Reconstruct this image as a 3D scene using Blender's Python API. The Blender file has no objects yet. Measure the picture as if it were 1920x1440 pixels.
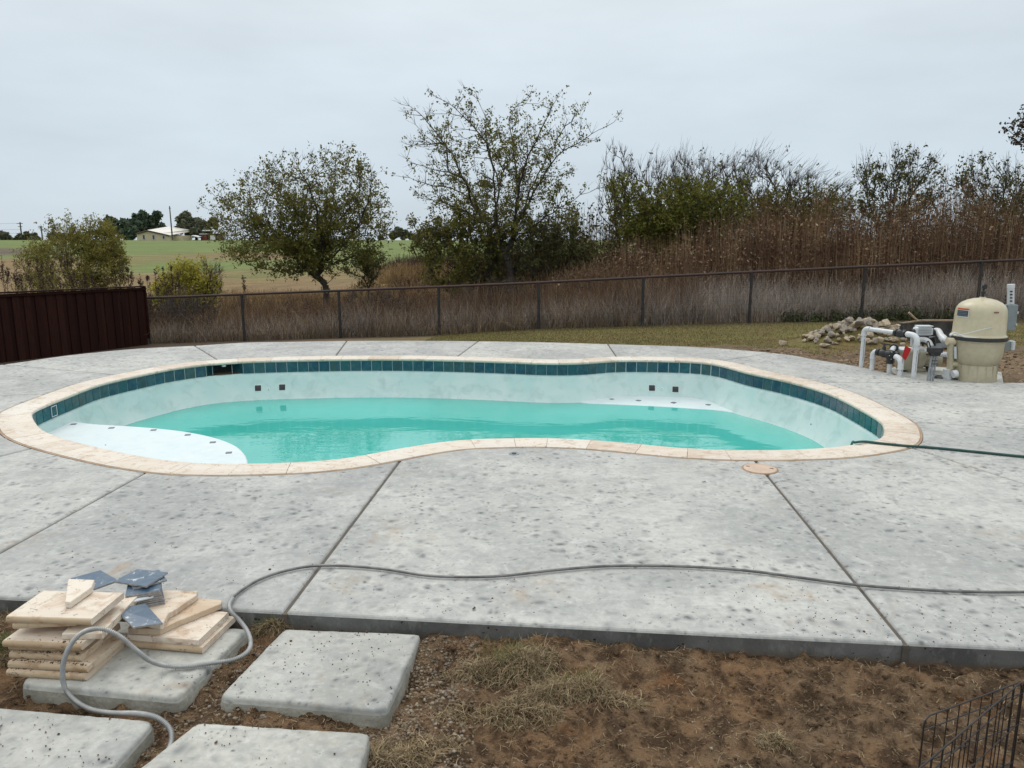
import bpy, bmesh, math, random
import numpy as np
from mathutils import Vector, Matrix

# ------------------------------------------------------------------ camera, world, sun, exposure
SC = bpy.context.scene
COL = SC.collection
FPX, PITCH, CH = 1442.0, math.radians(11.0), 1.83
cam = bpy.data.objects.new('camera', bpy.data.cameras.new('camera'))
COL.objects.link(cam)
cam.location = (0, 0, CH)
cam.rotation_euler = (math.pi/2 - PITCH, 0, 0)
cam.data.sensor_width = 36.0
cam.data.lens = 36.0*FPX/1920.0
cam.data.clip_start = 0.05
cam.data.clip_end = 3000
SC.camera = cam
SUN_EL, SUN_AZ = math.radians(52), math.radians(-25)      # azimuth from +Y, negative = to the left
w = bpy.data.worlds.new('World'); SC.world = w; w.use_nodes = True
wn = w.node_tree.nodes; wl = w.node_tree.links; wn.clear()
bg = wn.new('ShaderNodeBackground'); bg.inputs[1].default_value = 0.1
out = wn.new('ShaderNodeOutputWorld'); wl.new(bg.outputs[0], out.inputs[0])
sky = wn.new('ShaderNodeTexSky'); sky.sky_type = 'NISHITA'; sky.sun_disc = False
sky.sun_elevation = SUN_EL; sky.sun_rotation = SUN_AZ
tcw = wn.new('ShaderNodeTexCoord')
sep = wn.new('ShaderNodeSeparateXYZ'); wl.new(tcw.outputs['Generated'], sep.inputs[0])
rmp = wn.new('ShaderNodeValToRGB'); wl.new(sep.outputs[2], rmp.inputs[0])      # overcast: grey at the horizon, brighter overhead
er = rmp.color_ramp.elements
er[0].position = 0.0; er[0].color = (0.560, 0.650, 0.730, 1)
er[1].position = 1.0; er[1].color = (1.42, 1.46, 1.45, 1)
e = er.new(0.12); e.color = (0.605, 0.690, 0.762, 1)
e = er.new(0.60); e.color = (1.02, 1.07, 1.09, 1)
e = er.new(0.28); e.color = (0.690, 0.758, 0.798, 1)
nz = wn.new('ShaderNodeTexNoise'); nz.inputs['Scale'].default_value = 2.2; nz.inputs['Roughness'].default_value = .6; nz.inputs['Detail'].default_value = 4
mpw = wn.new('ShaderNodeMapping'); mpw.inputs['Scale'].default_value = (1, 1, 3.5)
wl.new(tcw.outputs['Generated'], mpw.inputs[0]); wl.new(mpw.outputs[0], nz.inputs['Vector'])
mr = wn.new('ShaderNodeMapRange'); mr.inputs[3].default_value = 10.8*0.92; mr.inputs[4].default_value = 10.8*1.08
mr.inputs[1].default_value = 0.3; mr.inputs[2].default_value = 0.7
wl.new(nz.outputs[0], mr.inputs[0])
vm = wn.new('ShaderNodeVectorMath'); vm.operation = 'SCALE'
wl.new(rmp.outputs[0], vm.inputs[0]); wl.new(mr.outputs[0], vm.inputs['Scale'])
mxw = wn.new('ShaderNodeMix'); mxw.data_type = 'RGBA'; mxw.inputs[0].default_value = 0.93
wl.new(sky.outputs[0], mxw.inputs[6]); wl.new(vm.outputs[0], mxw.inputs[7]); wl.new(mxw.outputs[2], bg.inputs[0])
sl = bpy.data.lights.new('sun', 'SUN'); sl.energy = 0.9; sl.angle = math.radians(28); sl.color = (1.0, 0.97, 0.92)
so = bpy.data.objects.new('sun', sl); COL.objects.link(so)
sdir = Vector((math.sin(SUN_AZ)*math.cos(SUN_EL), math.cos(SUN_AZ)*math.cos(SUN_EL), math.sin(SUN_EL)))
so.rotation_euler = sdir.to_track_quat('Z', 'Y').to_euler(); so.location = (0, 0, 30)
SC.view_settings.view_transform = 'Standard'; SC.view_settings.look = 'None'
SC.view_settings.exposure = 0.0; SC.view_settings.gamma = 1.0
SC.cycles.max_bounces = 8; SC.cycles.transparent_max_bounces = 8

# ------------------------------------------------------------------ helpers
rng = np.random.default_rng(7)
R = random.Random(5)
cp, sp = math.cos(PITCH), math.sin(PITCH)
def _ray(u, v):
    a = (u-960)/FPX; b = (720-v)/FPX
    return (a, cp+b*sp, -sp+b*cp)
def P(u, v, z=0.0):
    r = _ray(u, v); t = (z-CH)/r[2]
    return Vector((r[0]*t, r[1]*t, z))
def D(u, v, y):
    r = _ray(u, v); t = y/r[1]
    return Vector((r[0]*t, y, CH+r[2]*t))
def proj(x, y, z):
    dz = z-CH; d = y*cp - dz*sp; h = y*sp + dz*cp
    return 960+FPX*x/d, 720-FPX*h/d

def tag(o, label=None, cat=None, group=None, kind=None):
    if label: o['label'] = label
    if cat: o['category'] = cat
    if group: o['group'] = group
    if kind: o['kind'] = kind
    return o
def thing(name, label, cat, loc=(0, 0, 0), group=None):
    o = bpy.data.objects.new(name, None); COL.objects.link(o); o.location = loc
    o.empty_display_size = 0.1
    return tag(o, label, cat, group)
def link(name, me, parent=None, mats=None, keep=True):
    o = bpy.data.objects.new(name, me); COL.objects.link(o)
    if parent is not None:
        o.parent = parent
        if keep: o.matrix_parent_inverse = Matrix.Translation(-Vector(parent.location)) if parent.type == 'EMPTY' else Matrix()
    if mats is not None and not me.materials: me.materials.append(mats)
    return o
def npmesh(name, V, F, mat, parent=None, smooth=False, uv=None):
    V = np.asarray(V, dtype=np.float32).reshape(-1, 3); F = np.asarray(F, dtype=np.int32)
    m, k = F.shape
    me = bpy.data.meshes.new(name)
    me.vertices.add(len(V)); me.vertices.foreach_set('co', V.ravel())
    me.loops.add(m*k); me.loops.foreach_set('vertex_index', F.ravel())
    me.polygons.add(m); me.polygons.foreach_set('loop_start', np.arange(0, m*k, k, dtype=np.int32))
    me.polygons.foreach_set('loop_total', np.full(m, k, dtype=np.int32))
    if smooth: me.polygons.foreach_set('use_smooth', np.ones(m, dtype=bool))
    me.update(calc_edges=True)
    return link(name, me, parent, mat)

class MB:
    def __init__(s): s.V = []; s.F = []; s.n = 0
    def add(s, V, F):
        s.V.extend([tuple(v) for v in V]); s.F.extend([tuple(i+s.n for i in f) for f in F]); s.n = len(s.V); return s
    def box(s, c, size, rot=None, taper=None, bev=0.0):
        hx, hy, hz = size[0]/2, size[1]/2, size[2]/2
        t = taper or (1, 1)
        if bev > 0:
            V = []
            for (z, q) in ((-hz, -bev), (-hz+bev, 0), (hz-bev, 0), (hz, -bev)):
                k = 1 if z < 0 else None
                sx, sy = (1, 1) if z < 0 else t
                ax, ay = hx*sx+q, hy*sy+q; b = bev if q == 0 else bev
                for (x, y) in ((ax-b, -ay), (ax, -ay+b), (ax, ay-b), (ax-b, ay), (-ax+b, ay), (-ax, ay-b), (-ax, -ay+b), (-ax+b, -ay)):
                    V.append((x, y, z))
            F = [tuple(range(7, -1, -1)), tuple(range(24, 32))]
            for r in range(3):
                for i in range(8):
                    j = (i+1) % 8; F.append((r*8+i, r*8+j, (r+1)*8+j, (r+1)*8+i))
        else:
            V = [(x*hx*(t[0] if z > 0 else 1), y*hy*(t[1] if z > 0 else 1), z*hz) for z in (-1, 1) for (x, y) in ((-1, -1), (1, -1), (1, 1), (-1, 1))]
            F = [(3, 2, 1, 0), (4, 5, 6, 7), (0, 1, 5, 4), (1, 2, 6, 5), (2, 3, 7, 6), (3, 0, 4, 7)]
        M = rot if rot is not None else Matrix.Identity(3)
        c = Vector(c)
        return s.add([M @ Vector(v) + c for v in V], F)
    def tube(s, pts, rad, n=8, caps=True):
        V, F = tube_arr(pts, rad, n)
        if caps:
            m = len(pts); F = F + [tuple(range(n-1, -1, -1)), tuple((m-1)*n+i for i in range(n))]
        return s.add(V, F)
    def lathe(s, prof, c=(0, 0, 0), n=24, rot=None, cap=True):
        V = []; F = []
        M = rot if rot is not None else Matrix.Identity(3); c = Vector(c)
        for (r, z) in prof:
            for i in range(n):
                a = 2*math.pi*i/n; V.append(M @ Vector((r*math.cos(a), r*math.sin(a), z)) + c)
        for k in range(len(prof)-1):
            for i in range(n):
                j = (i+1) % n; F.append((k*n+i, k*n+j, (k+1)*n+j, (k+1)*n+i))
        if cap: F += [tuple(range(n-1, -1, -1)), tuple((len(prof)-1)*n+i for i in range(n))]
        return s.add(V, F)
    def prism(s, poly, z0, z1, chamfer=0.0):
        n = len(poly); poly = [Vector(p[:2]) for p in poly]
        area = sum(poly[i].x*poly[(i+1) % n].y-poly[(i+1) % n].x*poly[i].y for i in range(n))
        if area < 0: poly = poly[::-1]
        rings = [(0, z0), (0, z1)] if chamfer <= 0 else [(chamfer, z0), (0, z0+chamfer), (0, z1-chamfer), (chamfer, z1)]
        V = []
        for (q, z) in rings:
            pp = inset(poly, q) if q else poly
            V += [(p.x, p.y, z) for p in pp]
        F = [tuple(range(n-1, -1, -1)), tuple((len(rings)-1)*n+i for i in range(n))]
        for k in range(len(rings)-1):
            for i in range(n):
                j = (i+1) % n; F.append((k*n+i, k*n+j, (k+1)*n+j, (k+1)*n+i))
        return s.add(V, F)
    def build(s, name, mat, parent=None, smooth=False, angle=None):
        me = bpy.data.meshes.new(name); me.from_pydata(s.V, [], s.F); me.update()
        if smooth: 
            me.polygons.foreach_set('use_smooth', [True]*len(me.polygons))
            me.set_sharp_from_angle(angle=math.radians(angle or 40))
        return link(name, me, parent, mat)

def inset(poly, q):
    n = len(poly); out = []
    for i in range(n):
        a, b, c = poly[i-1], poly[i], poly[(i+1) % n]
        d1 = (b-a); d2 = (c-b)
        if d1.length < 1e-9 or d2.length < 1e-9: out.append(b.copy()); continue
        d1 = d1.normalized(); d2 = d2.normalized()
        n1 = Vector((-d1.y, d1.x)); n2 = Vector((-d2.y, d2.x))
        m = n1+n2; L = m.length
        if L < 1e-6: out.append(b+n1*q); continue
        m = m/L; k = max(0.35, m.dot(n1)); out.append(b+m*(q/k))
    return out
def tube_arr(pts, rad, n):
    pts = [Vector(p) for p in pts]; m = len(pts)
    if not hasattr(rad, '__len__'): rad = [rad]*m
    V = []; F = []
    T0 = (pts[1]-pts[0]).normalized()
    up = Vector((0, 0, 1)) if abs(T0.z) < .9 else Vector((1, 0, 0))
    X = T0.cross(up).normalized()
    for k in range(m):
        T = (pts[min(k+1, m-1)]-pts[max(k-1, 0)])
        T = T.normalized() if T.length > 1e-9 else T0
        X = (X - T*X.dot(T)); X = X.normalized() if X.length > 1e-6 else T.orthogonal().normalized()
        Y = T.cross(X)
        for i in range(n):
            a = 2*math.pi*i/n; V.append(pts[k]+(X*math.cos(a)+Y*math.sin(a))*rad[k])
    for k in range(m-1):
        for i in range(n):
            j = (i+1) % n; F.append((k*n+i, k*n+j, (k+1)*n+j, (k+1)*n+i))
    return V, F
def catmull(pts, per=8, closed=False):
    pts = [Vector(p) for p in pts]; n = len(pts); out = []
    rngk = range(n) if closed else range(n-1)
    for i in rngk:
        if closed: p0, p1, p2, p3 = pts[i-1], pts[i], pts[(i+1) % n], pts[(i+2) % n]
        else: p0, p1, p2, p3 = pts[max(i-1, 0)], pts[i], pts[i+1], pts[min(i+2, n-1)]
        for k in range(per):
            t = k/per
            out.append(0.5*((2*p1)+(p2-p0)*t+(2*p0-5*p1+4*p2-p3)*t*t+(3*p1-p0-3*p2+p3)*t*t*t))
    if not closed: out.append(pts[-1])
    return out
def resample(pts, step, closed=False):
    P_ = [Vector(p) for p in pts]
    if closed: P_ = P_+[P_[0]]
    A = np.array([tuple(p) for p in P_]); L = np.concatenate([[0], np.cumsum(np.linalg.norm(np.diff(A, axis=0), axis=1))])
    n = max(2, int(round(L[-1]/step))); s = np.linspace(0, L[-1], n+1)
    B = np.stack([np.interp(s, L, A[:, i]) for i in range(A.shape[1])], 1)
    if closed: B = B[:-1]
    return B, L[-1]
def smooth_ring(A, it):
    for _ in range(it): A = (np.roll(A, 1, 0)+2*A+np.roll(A, -1, 0))/4
    return A
def in_poly(x, y, poly):
    x = np.asarray(x); y = np.asarray(y); inside = np.zeros(x.shape, bool); n = len(poly)
    for i in range(n):
        x1, y1 = poly[i][0], poly[i][1]; x2, y2 = poly[(i+1) % n][0], poly[(i+1) % n][1]
        if y1 == y2: continue
        c = ((y1 > y) != (y2 > y)) & (x < (x2-x1)*(y-y1)/(y2-y1)+x1); inside ^= c
    return inside
# value noise
_tab = rng.random((256, 256)).astype(np.float32)
def vnoise(x, y, s):
    x = np.asarray(x)*s+100.3; y = np.asarray(y)*s+57.7
    xi = np.floor(x).astype(int); yi = np.floor(y).astype(int); fx = x-xi; fy = y-yi
    fx = fx*fx*(3-2*fx); fy = fy*fy*(3-2*fy)
    a = _tab[xi % 256, yi % 256]; b = _tab[(xi+1) % 256, yi % 256]; c = _tab[xi % 256, (yi+1) % 256]; d = _tab[(xi+1) % 256, (yi+1) % 256]
    return (a*(1-fx)+b*fx)*(1-fy)+(c*(1-fx)+d*fx)*fy - 0.5
def fbm(x, y, s, o=4, g=.5):
    r = 0; a = 1
    for k in range(o): r = r+a*vnoise(x+k*13.1, y-k*7.7, s*2**k); a *= g
    return r

# ------------------------------------------------------------------ materials
class N:
    def __init__(s, name):
        s.m = bpy.data.materials.new(name); s.m.use_nodes = True
        s.t = s.m.node_tree; s.t.nodes.clear()
        s.o = s.n('OutputMaterial'); s.b = s.n('BsdfPrincipled'); s.l(s.b.outputs[0], s.o.inputs[0])
    def n(s, t): return s.t.nodes.new('ShaderNode'+t)
    def l(s, a, b): s.t.links.new(a, b)
    def pos(s, kind='world', scale=(1, 1, 1), rot=(0, 0, 0)):
        if kind == 'world': src = s.n('NewGeometry').outputs['Position']
        else: src = s.n('TexCoord').outputs['Object']
        if kind == 'rand':
            oi = s.n('ObjectInfo'); a = s.n('VectorMath'); a.operation = 'ADD'; b = s.n('VectorMath'); b.operation = 'SCALE'
            c = s.n('CombineXYZ')
            for i in range(3): s.l(oi.outputs['Random'], c.inputs[i])
            s.l(c.outputs[0], b.inputs[0]); b.inputs['Scale'].default_value = 37.0
            s.l(src, a.inputs[0]); s.l(b.outputs[0], a.inputs[1]); src = a.outputs[0]
        mp = s.n('Mapping'); mp.inputs['Scale'].default_value = scale; mp.inputs['Rotation'].default_value = rot
        s.l(src, mp.inputs[0]); return mp.outputs[0]
    def noise(s, vec, scale, detail=4, rough=.55, dist=0):
        n = s.n('TexNoise'); n.inputs['Scale'].default_value = scale; n.inputs['Detail'].default_value = detail
        n.inputs['Roughness'].default_value = rough; n.inputs['Distortion'].default_value = dist
        if vec is not None: s.l(vec, n.inputs['Vector'])
        return n.outputs[0]
    def vor(s, vec, scale, out=0, rnd=1, feat='F1'):
        n = s.n('TexVoronoi'); n.inputs['Scale'].default_value = scale; n.inputs['Randomness'].default_value = rnd; n.feature = feat
        if vec is not None: s.l(vec, n.inputs['Vector'])
        return n.outputs[out]
    def ramp(s, v, pts):
        n = s.n('ValToRGB'); e = n.color_ramp.elements
        while len(e) < len(pts): e.new(0.5)
        for i, (p, c) in enumerate(pts):
            e[i].position = p; e[i].color = (c[0], c[1], c[2], 1) if hasattr(c, '__len__') else (c, c, c, 1)
        s.l(v, n.inputs[0]); return n.outputs[0]
    def rng(s, v, a, b, c=0, d=1):
        n = s.n('MapRange'); n.interpolation_type = 'SMOOTHSTEP'
        for i, q in enumerate((a, b, c, d)): n.inputs[i+1].default_value = q
        s.l(v, n.inputs[0]); return n.outputs[0]
    def mix(s, f, a, b, mode='MIX'):
        n = s.n('Mix'); n.data_type = 'RGBA'; n.blend_type = mode
        for (x, i) in ((f, 0), (a, 6), (b, 7)):
            if hasattr(x, 'node'): s.l(x, n.inputs[i])
            elif i == 0: n.inputs[0].default_value = x
            else: n.inputs[i].default_value = (x[0], x[1], x[2], 1)
        return n.outputs[2]
    def math(s, op, a, b=0.0):
        n = s.n('Math'); n.operation = op
        for i, x in enumerate((a, b)):
            if hasattr(x, 'node'): s.l(x, n.inputs[i])
            else: n.inputs[i].default_value = x
        return n.outputs[0]
    def fin(s, col, rough=.7, bump=None, bs=.3, bd=.01, metal=0, spec=.5):
        for (x, k) in ((col, 'Base Color'), (rough, 'Roughness'), (metal, 'Metallic'), (spec, 'Specular IOR Level')):
            if hasattr(x, 'node'): s.l(x, s.b.inputs[k])
            else: s.b.inputs[k].default_value = (x[0], x[1], x[2], 1) if hasattr(x, '__len__') else x
        if bump is not None:
            n = s.n('Bump'); n.inputs['Strength'].default_value = bs; n.inputs['Distance'].default_value = bd
            s.l(bump, n.inputs['Height']); s.l(n.outputs[0], s.b.inputs['Normal'])
        return s.m
def simple(name, a, b=None, scale=8, rough=.6, bs=.2, bd=.005, metal=0, kind='object', spec=.5, stretch=(1, 1, 1), detail=5):
    g = N(name); b = b or tuple(x*.8 for x in a)
    v = g.pos(kind, stretch); n = g.noise(v, scale, detail)
    n2 = g.noise(v, scale*7, 3)
    c = g.mix(g.rng(n, .35, .65), a, b)
    c = g.mix(g.math('MULTIPLY', g.rng(n2, .3, .7), .25), c, tuple(x*.7 for x in b))
    return g.fin(c, rough, n2, bs, bd, metal, spec)
def leafmat(name, cols, rough=.65, spec=.25, trans=0.0, var=.4):
    g = N(name); ge = g.n('NewGeometry')
    pts = [(i/(len(cols)-1), c) for i, c in enumerate(cols)]
    c = g.ramp(ge.outputs['Random Per Island'], pts)
    v = g.pos('world'); n = g.noise(v, 1.1, 2)
    c = g.mix(g.rng(n, .3, .7, 0, var), c, tuple(x*.5 for x in cols[len(cols)//2]))
    g.fin(c, rough, spec=spec)
    if trans:
        t = g.n('BsdfTranslucent'); g.l(c, t.inputs[0]); mx = g.n('MixShader'); mx.inputs[0].default_value = trans
        g.l(g.b.outputs[0], mx.inputs[1]); g.l(t.outputs[0], mx.inputs[2]); g.l(mx.outputs[0], g.o.inputs[0])
    return g.m

def concrete(name, spots=1.0, stain=1.0, base=((.495, .487, .455), (.350, .350, .335)), kind='world'):
    g = N(name); v = g.pos(kind)
    warp = g.n('TexNoise'); warp.inputs['Scale'].default_value = 5; g.l(v, warp.inputs['Vector'])
    wv = g.n('VectorMath'); wv.operation = 'SCALE'; wv.inputs['Scale'].default_value = .12; g.l(warp.outputs['Color'], wv.inputs[0])
    wa = g.n('VectorMath'); wa.operation = 'ADD'; g.l(v, wa.inputs[0]); g.l(wv.outputs[0], wa.inputs[1]); wv = wa.outputs[0]
    big = g.noise(v, .7, 4, .6, .6); mid = g.noise(wv, 3.2, 6, .65, .8); fine = g.noise(v, 26, 6, .7)
    c = g.mix(g.rng(big, .35, .68), base[0], base[1])
    c = g.mix(g.rng(mid, .42, .68, 0, .45), c, (.285, .292, .29))
    c = g.mix(g.rng(fine, .50, .74, 0, .50), c, (.60, .60, .58)); c = g.mix(g.rng(fine, .50, .28, 0, .45), c, (.26, .265, .26))
    mott = g.noise(wv, 9, 5, .7, .5); c = g.mix(g.rng(mott, .48, .66, 0, .40), c, (.27, .275, .275)); c = g.mix(g.rng(mott, .46, .32, 0, .40), c, (.58, .58, .56))
    oi = g.n('ObjectInfo').outputs['Random']; c = g.mix(1, c, g.ramp(oi, [(0, (.93, .93, .94)), (.5, (1.0, 1.0, .99)), (1, (1.05, 1.045, 1.03))]), 'MULTIPLY')
    # palm-sized blotches left by the finish
    area = g.rng(g.noise(wv, 1.3, 6, .65), .36, .56, .15, 1.15)
    def blot(scale, rad, core, k1, k2, off):
        vv = g.n('VectorMath'); vv.operation = 'ADD'; g.l(wv, vv.inputs[0]); vv.inputs[1].default_value = (off, off*1.7, 0)
        d = g.vor(vv.outputs[0], scale); rc = g.n('SeparateColor'); g.l(g.vor(vv.outputs[0], scale, out=1), rc.inputs[0])
        halo = g.math('MULTIPLY', g.rng(d, rad, .02, 0, k1), g.rng(rc.outputs[0], .15, .85, 0, 1))
        cr = g.math('MULTIPLY', g.rng(d, core, .02, 0, k2), g.rng(rc.outputs[1], .35, .75, 0, 1))
        return halo, cr
    h1, c1 = blot(8.5, .42, .15, .88, .9, 0); h2, c2 = blot(13, .46, .20, .85, .95, 3.3); h3, c3 = blot(24, .44, .20, .60, .9, 7.1)
    m = g.math('MAXIMUM', g.math('MAXIMUM', h1, h2), h3)
    c = g.mix(g.math('MULTIPLY', g.math('MULTIPLY', m, area), spots), c, (.175, .18, .18))
    m2 = g.math('MAXIMUM', g.math('MAXIMUM', c1, c2), c3)
    c = g.mix(g.math('MULTIPLY', g.math('MULTIPLY', m2, area), spots), c, (.115, .115, .112))
    d3 = g.vor(v, 60); sz3 = g.rng(g.noise(v, 33, 2), .58, .70, 0, .24)
    c = g.mix(g.rng(g.math('SUBTRACT', sz3, d3), 0, .05, 0, .8), c, (.07, .065, .06))
    # trowel streaks
    st = g.noise(g.pos(kind, (2.2, 14, 1), (0, 0, .12)), 2.2, 5, .65, .4)
    c = g.mix(g.rng(st, .52, .70, 0, .40), c, (.31, .315, .31))
    # rust and clay stains, mostly near the dirt side
    sx = g.n('SeparateXYZ'); g.l(g.pos(kind), sx.inputs[0])
    near = g.rng(sx.outputs[1], 3.0, 6.0, 1, .38)
    sn = g.rng(g.noise(wv, 2.1, 8, .72, .5), .56, .70, 0, .60)
    c = g.mix(g.math('MULTIPLY', g.math('MULTIPLY', sn, near), stain), c, (.36, .24, .14))
    sn2 = g.rng(g.noise(g.pos(kind, (3, 7, 3)), 1.7, 8, .75), .66, .74, 0, .8)
    c = g.mix(g.math('MULTIPLY', g.math('MULTIPLY', sn2, near), stain), c, (.35, .17, .075))
    bump = g.math('ADD', g.math('MULTIPLY', mid, .8), g.math('ADD', g.math('MULTIPLY', fine, .35), g.math('MULTIPLY', m, -.5)))
    ro = g.rng(mid, .3, .7, .62, .85)
    return g.fin(c, ro, bump, .55, .010, spec=.35)

def travertine(name, tint=(1, 1, 1), dirt=.5, kind='rand'):
    g = N(name); v = g.pos(kind)
    T = lambda c: tuple(c[i]*tint[i] for i in range(3))
    oi = g.n('ObjectInfo').outputs['Random']
    a = g.ramp(oi, [(0, T((.61, .51, .41))), (.35, T((.69, .61, .51))), (.7, T((.55, .44, .34))), (1, T((.72, .66, .58)))])
    band = g.noise(g.pos(kind, (1.5, 6, 6), (0, 0, .3)), 2.4, 6, .62, 1.0)
    c = g.mix(g.rng(band, .38, .66, 0, .62), a, T((.72, .67, .60)))
    blot = g.noise(v, 9, 6, .66, .8); c = g.mix(g.rng(blot, .50, .68, 0, .60), c, T((.44, .30, .20)))
    if dirt > .3:
        gm_ = g.rng(g.noise(v, 3.6, 6, .7), .60, .68, 0, .8); c = g.mix(gm_, c, (.30, .27, .23)); bm_ = g.rng(g.noise(g.pos(kind, (1, 1, 2)), 6.5, 7, .72), .57, .67, 0, .8); c = g.mix(bm_, c, (.33, .20, .11))
    pit = g.rng(g.math('SUBTRACT', g.rng(g.noise(v, 20, 3), .50, .66, 0, .36), g.vor(g.pos(kind, (1, 2.2, 2.2)), 55)), 0, .08, 0, .85)
    c = g.mix(pit, c, (.16, .11, .075))
    dd = g.rng(g.noise(v, 5, 7, .7), .60, .75, 0, dirt); c = g.mix(dd, c, (.19, .13, .085))
    f = g.noise(v, 60, 4); bump = g.math('SUBTRACT', g.math('MULTIPLY', f, .3), pit)
    return g.fin(c, .62, bump, .35, .004, spec=.35)

m_conc = concrete('deck_concrete')
m_pad = concrete('pad_concrete', .8, .8, ((.485, .475, .430), (.34, .335, .30)), 'world')
def rawedge(name, a, b):
    g = N(name); v = g.pos('world'); n = g.noise(v, 2.2, 6, .65, .4); f = g.noise(g.pos('world', (1, 1, .5)), 14, 6, .7)
    c = g.mix(g.rng(n, .36, .62), a, b); c = g.mix(g.rng(f, .5, .7, 0, .5), c, tuple(x*1.6 for x in b))
    pit = g.rng(g.math('SUBTRACT', g.rng(g.noise(v, 17, 3), .52, .68, 0, .38), g.vor(v, 42)), 0, .06, 0, .9); c = g.mix(pit, c, (.02, .02, .018))
    sx = g.n('SeparateXYZ'); g.l(v, sx.inputs[0]); mud = g.rng(g.math('ADD', sx.outputs[2], g.math('MULTIPLY', g.noise(v, 6, 5, .7), .09)), -.075, -.02, .75, 0)
    c = g.mix(mud, c, (.13, .085, .05))
    return g.fin(c, .85, g.math('SUBTRACT', f, pit), .8, .012, spec=.2)
m_edge = rawedge('raw_concrete_edge', (.085, .085, .08), (.15, .148, .14))
m_padedge = simple('pad_raw_edge', (.33, .32, .27), (.21, .20, .165), 6, .85, .6, .012, kind='world')
m_joint = simple('joint_groove', (.075, .07, .062), (.12, .095, .07), 9, .85, kind='world')
m_sand = simple('coping_sand_joint', (.30, .19, .115), (.42, .30, .20), 5, .9, kind='world')
m_cop = travertine('travertine_coping', dirt=.06)
m_pav = travertine('travertine_paver', (1.0, .97, .93), .45)
m_pavd = travertine('travertine_paver_dirty', (.88, .80, .70), .8)
m_pave = travertine('travertine_bullnose_edge', (.72, .62, .48), .6)
def glazed(name):
    g = N(name); v = g.pos('rand'); oi = g.n('ObjectInfo').outputs['Random']
    base = g.ramp(oi, [(0, (.012, .062, .098)), (.3, (.018, .088, .105)), (.55, (.012, .050, .092)), (.8, (.038, .078, .074)), (1, (.020, .078, .115))])
    n = g.noise(v, 9, 5, .6, 1.5); c = g.mix(g.rng(n, .4, .68, 0, .7), base, (.045, .13, .16))
    n2 = g.noise(v, 14, 4, .6, 1); c = g.mix(g.rng(n2, .55, .7, 0, .55), c, (.085, .075, .04))
    n3 = g.noise(v, 7, 3, .5, .5); c = g.mix(g.rng(n3, .56, .7, 0, .5), c, (.008, .045, .13))
    return g.fin(c, .12, n, .12, .003, spec=.5)
m_tile = glazed('glazed_pool_tile')
m_grout = simple('tile_grout', (.66, .71, .70), (.56, .62, .61), 12, .8, kind='world')
def plaster(name, a, b, c3):
    g = N(name); v = g.pos('world')
    n = g.noise(v, 1.5, 6, .62, .8); n2 = g.noise(v, 5.5, 6, .6, .6)
    c = g.mix(g.rng(n, .34, .66), a, b); c = g.mix(g.rng(n2, .46, .72, 0, .55), c, c3)
    return g.fin(c, .45, n2, .12, .01, spec=.4)
m_plaster = plaster('pool_plaster', (.49, .66, .635), (.60, .705, .685), (.36, .51, .49))
m_ledge = plaster('white_plaster', (.66, .72, .73), (.62, .70, .71), (.54, .64, .65))
m_accent = simple('slate_accent_tile', (.17, .19, .22), (.12, .13, .16), 30, .35)
def watermat():
    g = N('pool_water'); v = g.pos('world')
    n = g.noise(v, .5, 3); c = g.mix(g.rng(n, .35, .65), (.060, .430, .365), (.080, .48, .42))
    # faint slow swells
    n1 = g.noise(g.pos('world', (.8, 1.7, 1), (0, 0, .15)), 1.6, 3, .5, .4)
    n2 = g.noise(g.pos('world', (1, 2.2, 1)), 5.0, 2, .5, .3)
    patch = g.rng(g.noise(v, .45, 2), .42, .62, .05, 1)
    h = g.math('ADD', n1, g.math('MULTIPLY', g.math('MULTIPLY', n2, .30), patch))
    g.fin(c, .005, h, .10, .05, spec=.5); g.b.inputs['IOR'].default_value = 1.52
    return g.m
m_water = watermat()
m_black = simple('black_plastic', (.012, .012, .013), (.03, .03, .032), 20, .38)
m_darkhole = simple('dark_recess', (.004, .004, .005), (.008, .008, .01), 10, .7)
m_white = simple('white_pvc', (.66, .67, .68), (.58, .59, .60), 6, .3, .05)
m_offwhite = simple('grey_white_plastic', (.62, .65, .67), (.55, .58, .60), 6, .35, .05)
m_print = simple('pipe_print', (.15, .18, .25), (.25, .28, .33), 30, .5)
m_beige = simple('beige_tank_plastic', (.57, .505, .345), (.52, .46, .315), 2.5, .34, .05)
m_beige2 = simple('beige_tank_lower', (.48, .43, .30), (.42, .375, .255), 3, .4, .05)
m_pumpb = simple('pump_beige', (.50, .46, .35), (.40, .37, .28), 6, .42, .08)
m_grey = simple('grey_electrical_enclosure', (.23, .27, .28), (.19, .22, .23), 4, .45, .05)
m_conduitgrey = simple('grey_pvc_conduit', (.30, .32, .34), (.22, .24, .26), 12, .45, .05)
m_strut = simple('galvanised_strut', (.38, .36, .31), (.27, .25, .21), 15, .5, .1, metal=.3)
m_red = simple('red_card', (.55, .006, .008), (.48, .004, .006), 5, .5, .05)
m_orange = simple('warning_orange', (.62, .10, .02), (.55, .08, .02), 20, .5)
m_labelw = simple('label_white', (.75, .75, .75), (.7, .7, .7), 20, .5)
m_labeld = simple('label_dark', (.035, .05, .065), (.05, .065, .08), 20, .5)
m_lid = simple('peach_skimmer_lid', (.60, .44, .33), (.53, .39, .29), 9, .5, .05)
m_hose = simple('green_garden_hose', (.008, .050, .040), (.012, .07, .055), 10, .35)
m_steel = simple('flexible_conduit_steel', (.10, .095, .095), (.20, .195, .19), 12, .36, .1, metal=.55)
m_rust = simple('rusty_pipe', (.060, .024, .017), (.028, .020, .018), 1.4, .7, .2, kind='world')
m_post = simple('fence_post_steel', (.014, .015, .016), (.03, .026, .024), 6, .6, .2)
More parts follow.
